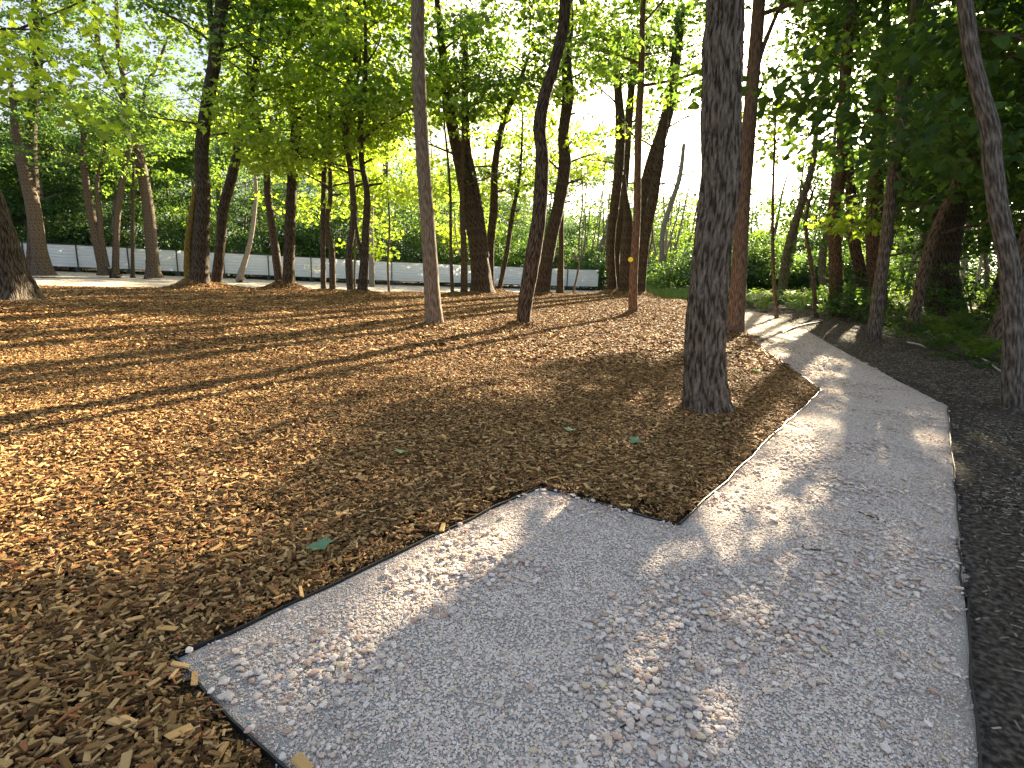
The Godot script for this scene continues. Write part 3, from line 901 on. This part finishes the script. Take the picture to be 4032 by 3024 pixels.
	tree("maple_tree","lighter brown trunk leaning right inside the dense clump right of the road sign","smooth",[[5.63,0.00,-31.76,0.256],[5.42,2.02,-31.76,0.234],[5.53,4.20,-31.76,0.228],[5.63,6.30,-31.76,0.206],[5.61,8.85,-31.76,0.195],[5.63,10.53,-31.76,0.189],[5.66,12.27,-31.76,0.184]],[],13,[5.63,3.36,80,"shade"],16,0.05)
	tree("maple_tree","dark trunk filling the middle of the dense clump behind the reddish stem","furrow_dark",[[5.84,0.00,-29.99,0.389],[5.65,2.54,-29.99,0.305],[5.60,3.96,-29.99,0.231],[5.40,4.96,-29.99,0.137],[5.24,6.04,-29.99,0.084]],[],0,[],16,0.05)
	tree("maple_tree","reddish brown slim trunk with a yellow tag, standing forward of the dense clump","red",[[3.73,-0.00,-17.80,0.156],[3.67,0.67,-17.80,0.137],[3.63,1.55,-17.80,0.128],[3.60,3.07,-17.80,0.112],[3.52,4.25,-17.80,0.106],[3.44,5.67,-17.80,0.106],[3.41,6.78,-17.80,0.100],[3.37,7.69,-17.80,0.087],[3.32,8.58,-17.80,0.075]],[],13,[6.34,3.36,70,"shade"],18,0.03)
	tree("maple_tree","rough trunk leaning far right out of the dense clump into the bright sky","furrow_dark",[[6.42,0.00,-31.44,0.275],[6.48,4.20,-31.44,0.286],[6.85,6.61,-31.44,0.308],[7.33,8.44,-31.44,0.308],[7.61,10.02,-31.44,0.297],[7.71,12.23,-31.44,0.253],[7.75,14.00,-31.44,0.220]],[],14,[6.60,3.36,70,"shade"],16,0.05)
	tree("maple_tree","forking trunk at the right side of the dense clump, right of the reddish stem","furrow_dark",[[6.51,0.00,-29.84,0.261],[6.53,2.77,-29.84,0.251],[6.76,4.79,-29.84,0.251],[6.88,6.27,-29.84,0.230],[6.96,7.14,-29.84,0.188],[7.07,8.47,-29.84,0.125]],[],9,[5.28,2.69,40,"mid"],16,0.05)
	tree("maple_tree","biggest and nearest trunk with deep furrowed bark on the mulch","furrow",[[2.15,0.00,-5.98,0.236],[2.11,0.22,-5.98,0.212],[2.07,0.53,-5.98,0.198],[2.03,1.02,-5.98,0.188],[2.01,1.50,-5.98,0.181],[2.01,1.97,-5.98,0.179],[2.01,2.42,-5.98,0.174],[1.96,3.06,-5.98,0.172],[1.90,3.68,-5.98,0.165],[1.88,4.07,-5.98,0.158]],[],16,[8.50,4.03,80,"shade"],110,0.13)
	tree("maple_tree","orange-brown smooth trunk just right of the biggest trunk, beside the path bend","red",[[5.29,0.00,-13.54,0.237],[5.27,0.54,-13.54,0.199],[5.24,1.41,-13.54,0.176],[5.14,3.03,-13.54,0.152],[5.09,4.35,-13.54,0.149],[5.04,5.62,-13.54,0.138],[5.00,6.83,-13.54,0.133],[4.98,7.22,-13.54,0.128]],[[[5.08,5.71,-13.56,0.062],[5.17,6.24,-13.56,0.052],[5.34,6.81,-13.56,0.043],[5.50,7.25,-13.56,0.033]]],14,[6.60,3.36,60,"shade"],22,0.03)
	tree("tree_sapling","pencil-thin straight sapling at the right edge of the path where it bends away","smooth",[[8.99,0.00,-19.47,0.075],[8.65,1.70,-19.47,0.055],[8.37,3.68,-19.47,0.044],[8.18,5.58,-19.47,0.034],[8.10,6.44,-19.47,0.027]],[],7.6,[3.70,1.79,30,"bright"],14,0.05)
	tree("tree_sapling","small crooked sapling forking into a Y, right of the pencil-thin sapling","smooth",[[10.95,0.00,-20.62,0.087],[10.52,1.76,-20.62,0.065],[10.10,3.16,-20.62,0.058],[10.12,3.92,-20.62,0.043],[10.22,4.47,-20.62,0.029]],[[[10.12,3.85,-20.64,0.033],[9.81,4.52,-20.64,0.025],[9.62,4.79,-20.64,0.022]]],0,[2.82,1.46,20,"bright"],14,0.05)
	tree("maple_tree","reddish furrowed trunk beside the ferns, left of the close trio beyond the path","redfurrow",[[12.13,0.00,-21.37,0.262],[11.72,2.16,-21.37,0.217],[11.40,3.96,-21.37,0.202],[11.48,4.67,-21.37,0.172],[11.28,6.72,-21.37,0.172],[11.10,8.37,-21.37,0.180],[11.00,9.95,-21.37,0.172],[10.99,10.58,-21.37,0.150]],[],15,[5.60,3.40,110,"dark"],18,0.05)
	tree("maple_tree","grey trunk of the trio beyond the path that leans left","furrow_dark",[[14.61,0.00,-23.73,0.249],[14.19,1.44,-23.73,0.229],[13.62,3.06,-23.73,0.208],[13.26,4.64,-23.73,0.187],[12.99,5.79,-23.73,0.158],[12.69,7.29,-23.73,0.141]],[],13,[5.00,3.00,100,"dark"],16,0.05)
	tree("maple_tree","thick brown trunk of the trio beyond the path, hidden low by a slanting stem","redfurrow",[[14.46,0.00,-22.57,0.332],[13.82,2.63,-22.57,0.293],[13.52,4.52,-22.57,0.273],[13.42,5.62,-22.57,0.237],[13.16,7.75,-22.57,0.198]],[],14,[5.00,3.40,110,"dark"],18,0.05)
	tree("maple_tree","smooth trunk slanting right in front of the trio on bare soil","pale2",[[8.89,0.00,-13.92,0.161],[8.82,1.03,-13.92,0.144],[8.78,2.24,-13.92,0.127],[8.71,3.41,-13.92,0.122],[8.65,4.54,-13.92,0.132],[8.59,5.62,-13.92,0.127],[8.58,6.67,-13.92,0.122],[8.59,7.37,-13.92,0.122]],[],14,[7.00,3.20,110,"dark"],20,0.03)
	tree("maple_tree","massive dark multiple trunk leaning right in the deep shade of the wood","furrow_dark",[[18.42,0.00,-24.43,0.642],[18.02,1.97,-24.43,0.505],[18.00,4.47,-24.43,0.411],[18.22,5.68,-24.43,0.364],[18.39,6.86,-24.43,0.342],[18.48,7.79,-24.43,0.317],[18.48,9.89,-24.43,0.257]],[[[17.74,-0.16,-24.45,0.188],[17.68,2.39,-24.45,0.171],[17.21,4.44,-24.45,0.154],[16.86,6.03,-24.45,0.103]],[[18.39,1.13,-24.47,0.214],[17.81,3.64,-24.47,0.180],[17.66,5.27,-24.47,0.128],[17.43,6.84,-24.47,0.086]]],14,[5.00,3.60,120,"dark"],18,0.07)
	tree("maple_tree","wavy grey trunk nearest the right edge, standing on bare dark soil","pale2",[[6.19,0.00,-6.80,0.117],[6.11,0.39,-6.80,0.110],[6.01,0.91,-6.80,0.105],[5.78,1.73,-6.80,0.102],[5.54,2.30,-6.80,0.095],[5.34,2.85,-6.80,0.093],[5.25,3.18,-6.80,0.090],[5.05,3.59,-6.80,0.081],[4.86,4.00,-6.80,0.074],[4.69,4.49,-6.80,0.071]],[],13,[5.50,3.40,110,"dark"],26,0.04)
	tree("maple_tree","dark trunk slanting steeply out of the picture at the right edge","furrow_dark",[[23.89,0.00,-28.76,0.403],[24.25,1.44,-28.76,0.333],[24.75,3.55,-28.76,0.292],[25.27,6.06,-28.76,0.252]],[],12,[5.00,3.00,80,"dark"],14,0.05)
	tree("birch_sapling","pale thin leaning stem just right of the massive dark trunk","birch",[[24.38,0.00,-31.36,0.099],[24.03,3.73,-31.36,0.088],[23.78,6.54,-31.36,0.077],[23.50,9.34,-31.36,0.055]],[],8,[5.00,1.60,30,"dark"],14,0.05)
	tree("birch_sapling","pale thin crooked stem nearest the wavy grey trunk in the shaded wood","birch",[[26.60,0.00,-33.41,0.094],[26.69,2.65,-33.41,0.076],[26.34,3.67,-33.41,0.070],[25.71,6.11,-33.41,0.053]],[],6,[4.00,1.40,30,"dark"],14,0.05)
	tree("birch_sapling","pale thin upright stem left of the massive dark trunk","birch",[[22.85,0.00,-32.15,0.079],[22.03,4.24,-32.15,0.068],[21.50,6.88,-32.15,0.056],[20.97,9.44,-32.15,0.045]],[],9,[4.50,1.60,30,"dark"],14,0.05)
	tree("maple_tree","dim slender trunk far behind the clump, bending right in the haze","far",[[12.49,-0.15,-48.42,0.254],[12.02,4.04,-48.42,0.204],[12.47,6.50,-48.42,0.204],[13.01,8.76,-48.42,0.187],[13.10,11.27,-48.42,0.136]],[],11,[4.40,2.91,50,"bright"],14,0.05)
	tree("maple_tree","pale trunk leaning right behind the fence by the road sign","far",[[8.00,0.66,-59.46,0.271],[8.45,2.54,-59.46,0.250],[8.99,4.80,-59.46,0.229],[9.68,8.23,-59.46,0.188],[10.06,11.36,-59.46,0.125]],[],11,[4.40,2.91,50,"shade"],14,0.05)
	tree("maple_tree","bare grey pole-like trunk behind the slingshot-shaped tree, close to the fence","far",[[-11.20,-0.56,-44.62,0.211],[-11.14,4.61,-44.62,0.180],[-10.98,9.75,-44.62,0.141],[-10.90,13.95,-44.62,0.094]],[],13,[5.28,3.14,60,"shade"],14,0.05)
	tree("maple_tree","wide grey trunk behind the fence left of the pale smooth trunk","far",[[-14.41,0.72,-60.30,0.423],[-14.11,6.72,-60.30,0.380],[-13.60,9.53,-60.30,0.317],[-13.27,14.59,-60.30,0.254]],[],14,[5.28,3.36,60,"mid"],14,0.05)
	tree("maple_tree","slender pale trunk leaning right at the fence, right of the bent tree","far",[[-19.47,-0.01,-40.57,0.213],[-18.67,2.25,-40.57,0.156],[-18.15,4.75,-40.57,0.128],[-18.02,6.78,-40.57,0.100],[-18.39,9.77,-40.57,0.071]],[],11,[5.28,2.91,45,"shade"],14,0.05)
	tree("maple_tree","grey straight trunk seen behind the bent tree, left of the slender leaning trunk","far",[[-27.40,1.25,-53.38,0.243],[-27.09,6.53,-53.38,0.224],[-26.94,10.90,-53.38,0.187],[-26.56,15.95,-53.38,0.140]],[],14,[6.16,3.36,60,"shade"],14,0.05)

# a tree of the wood: trunk, branches and a crown of larger leaf sprays
func wood_tree(x: float, z: float, tall: float, hb: float, reach: float, sprays: int, palette: String, kind: String, label: String, group: String, radius: float) -> void:
	var y := height(x, z)
	var root := thing("wood_tree", label, "tree", Vector3(x, y, z), group)
	var lean := Vector3(rng.randfn() * .06, 1, rng.randfn() * .06)
	var loc := [[0.0, -.4, 0.0, radius * 1.1]]
	var p := Vector3.ZERO
	for k in 6:
		p += (lean + Vector3(rng.randfn() * .07, 0, rng.randfn() * .07)) * tall / 6.0
		loc.append([p.x, p.y, p.z, maxf(radius * (1.0 - k * .17), .025)])
	part("trunk", tube(loc, 9, 24, .05, .35), mats[kind], root)
	leaf_out(root, [loc], Vector3(x, y, z), [hb, reach, sprays, palette], mats[kind], true)

func shrub(x: float, z: float, tall: float, wide: float, sprays: int, palette: String, label: String, group: String, fine := false) -> void:
	var y := height(x, z)
	var root := thing("shrub", label, "shrub", Vector3(x, y, z), group)
	var limbs := []
	for k in 5:
		var a := rng.randf() * TAU
		var l := [[0.0, -.1, 0.0, .025]]
		for g in 4: l.append([cos(a) * wide * .16 * (g + 1), tall * .2 * (g + 1), sin(a) * wide * .16 * (g + 1), .02 - g * .004])
		limbs.append(l)
	part("stems", join_tubes(limbs), mats.twig, root)
	var at := []
	for k in sprays:
		var a := rng.randf() * TAU
		var q := sqrt(rng.randf()) * wide
		var h := tall * rng.randf_range(.08, 1.0) * sqrt(maxf(0.0, 1.0 - pow(q / wide, 2) * .75))
		at.append(Transform3D(Basis(Vector3.UP, rng.randf() * TAU).scaled(Vector3.ONE * rng.randf_range(.6, 1.1)), Vector3(cos(a) * q, h, sin(a) * q)))
	var m := leaf_cluster(palette, rng.randi() % 3, 44, .11, .5, MAPLE) if fine else leaf_cluster(palette, rng.randi() % 3, 60, .2, .95, PLAIN)
	scatter("foliage", m, at, root)

func sector(x: float, z: float) -> String:
	var px := 1106.0 + 1220.0 * x / -z
	if px < 180: return "near the left edge"
	if px < 400: return "right of the forked grey tree"
	if px < 640: return "just right of the dark forked tree"
	if px < 900: return "left of the pale smooth trunk"
	if px < 1130: return "left of the curving centre trunk"
	if px < 1330: return "near the diamond road sign"
	if px < 1500: return "left of the biggest trunk"
	if px < 1700: return "right of the biggest trunk"
	if px < 1900: return "behind the trio of trunks"
	if px < 2060: return "behind the massive dark trunk"
	return "near the right edge"

func fence_z(x: float) -> float:
	return -38.55 - .317 * (x + 44.0)

func build_woods() -> void:
	rng.seed = 301
	# behind the fence
	var rows := [[3.5, 5.2, 9.0, 12.0], [8.0, 5.6, 9.0, 13.0], [14.0, 6.2, 10.0, 15.0], [22.0, 7.5, 11.0, 17.0], [33.0, 9.0, 13.0, 19.0]]
	for r in rows:
		var x: float = -78.0 - r[0]
		while x < 12.0:
			var px: float = x + rng.randf_range(-1.8, 1.8)
			var pz: float = fence_z(px) - r[0] - rng.randf_range(-1.5, 1.5)
			var open := smoothstep(-16.0, 2.0, px + (r[0] - 3.5) * .1)
			var tall: float = lerpf(rng.randf_range(r[2], r[3]), rng.randf_range(7.0, 11.5), open)
			if absf(px) < absf(pz) * 1.0 + 4.0 and rng.randf() > open * .3:
				var hz: bool = r[0] > 12.0
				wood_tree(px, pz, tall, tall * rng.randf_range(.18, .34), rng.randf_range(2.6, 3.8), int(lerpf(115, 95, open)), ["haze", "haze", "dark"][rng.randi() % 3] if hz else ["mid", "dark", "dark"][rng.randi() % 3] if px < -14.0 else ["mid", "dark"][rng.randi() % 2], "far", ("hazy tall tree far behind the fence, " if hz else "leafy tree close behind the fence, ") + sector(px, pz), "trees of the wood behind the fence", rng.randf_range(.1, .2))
			x += r[1]
	var x2 := -62.0
	while x2 < 10.0:
		var px := x2 + rng.randf_range(-.7, .7)
		shrub(px, fence_z(px) - rng.randf_range(3.2, 4.6), rng.randf_range(3.8, 6.4) * (.85 if px > -8 else 1.0), 2.2, 75, ["dark", "haze", "dark"][rng.randi() % 3], "leafy bush rising over the fence, " + sector(px, fence_z(px) - 4.0), "bushes behind the fence")
		x2 += 2.1
	# the open side to the right of the fence
	for k in 58:
		var pz := rng.randf_range(-76.0, -46.0)
		var px := -pz * (rng.randf_range(.1, .34) if k < 34 else rng.randf_range(.3, .7))
		if pz > fence_z(px) - 3.0 and px < 9.0: continue
		if px > -pz * .72: continue
		wood_tree(px, pz, rng.randf_range(10.0, 17.0) if k < 34 else rng.randf_range(7.5, 11.0), 1.6, 3.2, 100, ["mid", "haze", "shade"][k % 3], "far", "thin leafy tree against the bright sky, " + sector(px, pz), "trees beyond the path bend", .1)
	for k in 26:
		var px := rng.randf_range(8.0, 30.0)
		shrub(px, -36.0 - rng.randf_range(2.0, 12.0) - px * .25, rng.randf_range(2.2, 4.6), 1.9, 48, ["shade", "dark", "haze"][k % 3], "leafy bush in the light beyond the mulch, " + sector(px, -36.0 - px * .25), "bushes beyond the path bend")
	# the dark wood on the right
	var spots := [[13.0, -13.5], [10.9, -12.8], [11.8, -16.8], [9.9, -10.2], [16.5, -17.0], [20.5, -20.5], [17.8, -28.0], [22.5, -29.0], [26.0, -25.0], [14.5, -31.0], [19.5, -36.0], [25.0, -36.0], [30.0, -32.0], [33.0, -40.0], [27.0, -44.0], [21.0, -45.0], [36.0, -48.0], [40.0, -38.0], [30.0, -54.0], [12.5, -9.0], [17.0, -11.0], [22.0, -15.0], [28.0, -19.0], [34.0, -26.0], [44.0, -50.0], [50.0, -44.0], [38.0, -58.0], [46.0, -62.0], [24.0, -56.0]]
	for q in spots:
		wood_tree(q[0], q[1], rng.randf_range(11.0, 15.0), rng.randf_range(1.9, 3.4), rng.randf_range(3.0, 4.2), 110, "dark", "furrow", "dark leafy tree of the wood, %s, %s" % [["thin trunk", "stout trunk", "leaning trunk"][spots.find(q) % 3], sector(q[0], q[1])], "trees of the shaded wood right of the path", rng.randf_range(.12, .22))
	for k in 34:
		var px := rng.randf_range(11.0, 44.0)
		var pz := -px * rng.randf_range(.8, 1.5) - 4.0
		if px < 13.5 and pz > -19.0: continue
		shrub(px, pz, rng.randf_range(1.2, 2.6), 1.4, 22, "dark" if k % 3 else "mid", "shaded leafy bush in the wood, " + sector(px, pz), "bushes of the shaded wood", true)
	# young trees in full sun along the near side of the road
	for q in [[-8.8, -31.5, 9.0, 1.6], [-6.6, -30.0, 9.0, 2.0], [-4.6, -31.5, 9.5, 2.4], [-2.0, -33.0, 10.0, 4.0], [1.0, -34.5, 10.5, 4.2], [3.8, -36.0, 9.5, 4.0], [-12.4, -32.0, 9.5, 3.6], [8.6, -38.0, 9.0, 2.6]]:
		var p := Vector3(q[0], height(q[0], q[1]), q[1])
		var pts := []
		for k in 5: pts.append([p.x + rng.randfn() * .12, p.y + q[2] * k / 4.6, p.z, .07 - k * .011])
		tree("young_maple", "young maple with sunlit leaves beside the road, " + sector(q[0], q[1]), "smooth", pts, [], 0.0, [q[3] + .7, 2.5, 120, "bright"], 8, 0.0, "young maples along the road")
	# bright branch reaching in at the upper left
	tree("maple_tree", "near tree left of the photo whose bright green sprays hang in the upper left corner", "smooth", [[-11.2, 0, -8.6, .2], [-11.0, 2.0, -8.7, .17], [-10.6, 4.0, -8.9, .14], [-10.2, 6.0, -9.2, .1]], [], 9.0, [2.9, 4.0, 120, "bright"], 14, .03)
	# one mass of distant wood
	var at := []
	for k in 2600:
		var a := rng.randf_range(-.95, .95)
		var d := rng.randf_range(88.0, 118.0)
		var top_ := lerpf(17.0, 12.5, smoothstep(-.35, .1, a)) + 7.0 * smoothstep(.62, .85, a)
		var px := sin(a) * d
		at.append(Transform3D(Basis(Vector3.UP, rng.randf() * TAU).scaled(Vector3.ONE * rng.randf_range(1.8, 3.0)), Vector3(px, rng.randf_range(-.5, top_) * rng.randf_range(.6, 1.0), -cos(a) * d)))
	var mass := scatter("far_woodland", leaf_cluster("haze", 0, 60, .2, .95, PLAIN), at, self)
	tag(mass, "hazy mass of distant woodland closing the view behind everything", "woodland", "", "stuff")

func fern_mesh(fronds: int) -> ArrayMesh:
	var v := PackedVector3Array()
	var idx := PackedInt32Array()
	for f in fronds:
		var az := f * TAU / fronds + rng.randf_range(-.4, .4)
		var ln := rng.randf_range(.55, .95)
		var out := rng.randf_range(.4, .75)
		var turn := Basis(Vector3.UP, az)
		for k in 17:
			var t := (k + 1.5) / 18.0
			var p := Vector3(t * ln * out, ln * (1.2 * t - .62 * t * t), 0)
			var w := ln * .2 * sin(PI * pow(t, .7)) + .012
			for s in [1.0, -1.0]:
				var b := v.size()
				var lift := rng.randf_range(-.5, .35)
				for q in [[0.0, 0.0], [.02, .4], [.012, 1.0], [-.02, .45]]:
					v.append(turn * (p + Vector3(q[0] + q[1] * w * .4, lift * q[1] * w - q[0] * .4, s * q[1] * w)))
				idx.append_array(PackedInt32Array([b, b + 1, b + 2, b, b + 2, b + 3]))
	return mesh_of(v, idx)

func build_plants() -> void:
	rng.seed = 401
	var kinds := []
	for k in 4: kinds.append(fern_mesh(9))
	var put := func(x: float, z: float, size: float, mat: Material, label: String, group: String) -> void:
		var o := top("fern", kinds[rng.randi() % 4], mat)
		o.position = Vector3(x, height(x, z) - .02, z)
		o.rotation.y = rng.randf() * TAU
		o.scale = Vector3.ONE * size
		tag(o, label, "fern", group)
	for k in 80:
		var x := rng.randf_range(9.6, 17.0)
		var z := -22.5 - rng.randf_range(0, 8.0) - (x - 9.6) * .25
		put.call(x, z, rng.randf_range(.8, 1.35), mats.fern_a if k % 4 else mats.mid_a, "bright yellow-green fern beyond the path bend, " + sector(x, z), "sunlit ferns beyond the path bend")
	for k in 75:
		var x := rng.randf_range(8.6, 20.0)
		var z := -x * rng.randf_range(1.0, 1.45) - 1.0
		if x < 10.5 and z < -12.5: continue
		put.call(x, z, rng.randf_range(.5, .95), mats.fern_a if k % 3 == 0 else mats.mid_b, "low fern on the shaded floor of the wood, " + sector(x, z), "ferns in the shaded wood")
	# grass and weeds where the mulch ends at the far right
	var v := PackedVector3Array()
	var idx := PackedInt32Array()
	for k in 60:
		var p := Vector3(rng.randfn() * .14, 0, rng.randfn() * .14)
		var a := rng.randf() * TAU
		var h := rng.randf_range(.15, .42)
		var side := Vector3(cos(a), 0, sin(a))
		var b := v.size()
		v.append(p - side * .006)
		v.append(p + side * .006)
		v.append(p + Vector3(-side.z, 0, side.x) * h * .3 + Vector3(0, h, 0))
		idx.append_array(PackedInt32Array([b, b + 1, b + 2]))
	var tuft := mesh_of(v, idx)
	tuft.surface_set_material(0, flat(.08, .14, .035))
	var at := []
	for k in 1500:
		var x := rng.randf_range(7.2, 16.0)
		var z := -27.5 - rng.randf() * 12.0
		at.append(Transform3D(Basis(Vector3.UP, rng.randf() * TAU).scaled(Vector3.ONE * rng.randf_range(.6, 1.3)), Vector3(x, height(x, z), z)))
	tag(scatter("grass", tuft, at, self), "rough green grass beyond the end of the mulch", "grass", "", "stuff")
	at = []
	for k in 330:
		var x := rng.randf_range(8.5, 24.0)
		var z := -x * rng.randf_range(1.0, 1.6) - .5
		if x < 10.0 and z < -11.5: continue
		at.append(Transform3D(Basis(Vector3.UP, rng.randf() * TAU).scaled(Vector3.ONE * rng.randf_range(.25, .5)), Vector3(x, .04, z)))
	tag(scatter("ground_cover", leaf_cluster("dark", 1, 44, .135, .62, MAPLE), at, self), "low leafy ground cover on the floor of the shaded wood", "ground cover", "", "stuff")

func stick(called: String, label: String, category: String, pts: Array, mat: Material) -> void:
	var o := top(called, tube(pts, 6, 14, .08), mat)
	tag(o, label, category)

func build_litter() -> void:
	rng.seed = 501
	for q in [[-0.96,-2.73,0.15,2.6,"large green maple leaf lying on the mulch beside the square bay"],
		[0.52,-4.95,0.12,0.6,"small green leaf on the mulch, farthest of the fallen green leaves"],
		[1.16,-4.76,0.14,3.4,"green leaf on the mulch left of the biggest trunk's foot"],
		[-0.85,-4.20,0.12,1.5,"faint green leaf on the mulch above the square bay's far corner"],
		[3.77,-8.49,0.14,2.0,"pale leaf on the mulch strip right of the biggest trunk"]]:
		var v := PackedVector3Array()
		var idx := PackedInt32Array()
		add_leaf(v, idx, Transform3D(Basis(Vector3.UP, q[3]).scaled(Vector3(q[2], q[2] * 1.2, q[2])), Vector3.ZERO), MAPLE, .3)
		var st := part_leaf(v, idx, q[4])
		st.position = Vector3(q[0], .075 + mulch_rise(q[0], q[1]), q[1])
	var dark := flat(.05, .035, .025)
	var pale := flat(.45, .42, .38)
	stick("twig","short dark twig on the path at the bottom of the photo","twig",[[0.42,0.02,-1.68,0.004],[0.47,0.02,-1.71,0.004],[0.52,0.02,-1.73,0.004]],dark)
	stick("twig","dark twig on the path, middle one of three","twig",[[1.74,0.02,-3.06,0.005],[1.78,0.02,-3.03,0.005],[1.83,0.02,-3.02,0.005]],dark)
	stick("twig","long thin dark twig on the path, farthest of three","twig",[[2.38,0.02,-3.58,0.005],[2.43,0.02,-3.50,0.005],[2.47,0.02,-3.43,0.005]],dark)
	stick("fallen_stick","white bare stick on the dark soil left of the wavy grey trunk","stick",[[9.53,0.03,-11.59,0.014],[9.00,0.06,-10.63,0.014],[8.46,0.03,-9.66,0.014],[8.28,0.06,-9.01,0.014]],pale)
	stick("fallen_branch","dark fallen branch beside the path opposite the orange-brown trunk","branch",[[6.95,0.03,-14.61,0.030],[7.76,0.06,-15.76,0.030],[8.90,0.03,-17.28,0.030],[9.73,0.06,-17.94,0.030]],dark)
	stick("fallen_stick","pale stick at the edge of the ferns in the shaded wood","stick",[[9.46,0.03,-13.53,0.020],[9.29,0.06,-12.89,0.020],[9.17,0.03,-12.45,0.020]],pale)
	stick("hanging_vine","pale thin vine curling beside the slim grey trunk","vine",[[-2.73,3.35,-25.44,.03],[-2.68,2.66,-25.44,.03],[-2.53,1.97,-25.44,.03],[-2.25,1.41,-25.44,.03],[-2.25,0.38,-25.44,.03]],pale)
	var v := PackedVector3Array()
	var idx := PackedInt32Array()
	var col := PackedColorArray()
	for k in 46:
		var l := rng.randf_range(.01, .06)
		var b := Basis(Vector3.UP, rng.randf() * TAU) * Basis(Vector3.RIGHT, rng.randfn() * .3)
		add_chip(v, idx, col, Transform3D(b, Vector3(rng.randfn() * .16, .006, rng.randfn() * .16)), l, rng.randf_range(.004, .014), .004, [Color(.1, .075, .05), Color(.05, .04, .03), Color(.2, .17, .13), Color(.34, .3, .26)][int(pow(rng.randf(), 1.6) * 4)])
	var bits := mesh_of(v, idx, null, null, col)
	bits.surface_set_material(0, mats.chips)
	var at := []
	for k in 5200:
		var z := -1.0 - pow(rng.randf(), 1.4) * 24.0
		var x := ramp(z, PATH_MID) + rng.randf_range(.8, 9.0)
		if in_path(x, z) or path_dist(x, z) < .16: continue
		at.append(Transform3D(Basis(Vector3.UP, rng.randf() * TAU), Vector3(x, height(x, z) - .008, z)))
	tag(scatter("soil_litter", bits, at, self), "scattered twigs, bark bits and pale crumbs on the dark soil", "litter", "", "stuff")
	# priority road sign behind the fence
	var sign_ := thing("road_sign", "diamond road sign, yellow with a white border, on a post behind the fence", "road sign", Vector3(5.75, -.9, -58.0))
	var h := 2.48 + .9
	part("sign_post", tube([[0, 0, 0, .035], [0, h - .3, 0, .035], [0, h + .7, 0, .035]], 8, 6), flat(.5, .52, .55, .4), sign_, Transform3D(Basis(), Vector3(0, 0, -.06)))
	var d := Transform3D(Basis(Vector3.BACK, PI / 4), Vector3(0, h, 0))
	var board := part("sign_board", box_mesh(Vector3(.92, .92, .03)), flat(.8, .8, .78, .5), sign_, d)
	part("yellow_field", box_mesh(Vector3(.5, .5, .012)), flat(.75, .55, .12, .5), board, Transform3D(Basis(), Vector3(0, 0, .02)))
	# yellow tag on the reddish trunk
	var disc := CylinderMesh.new()
	disc.top_radius = .075
	disc.bottom_radius = .075
	disc.height = .02
	var tag_ := top("marker_tag", disc, flat(.85, .75, .03, .5))
	tag_.transform = Transform3D(Basis(Vector3.RIGHT, PI / 2), Vector3(3.47, 1.78, -17.60))
	tag(tag_, "round yellow tag on the left side of the reddish slim trunk", "tag")

func part_leaf(v: PackedVector3Array, idx: PackedInt32Array, label: String) -> MeshInstance3D:
	var o := top("fallen_leaf", mesh_of(v, idx), mats.fallen)
	tag(o, label, "leaf")
	return o
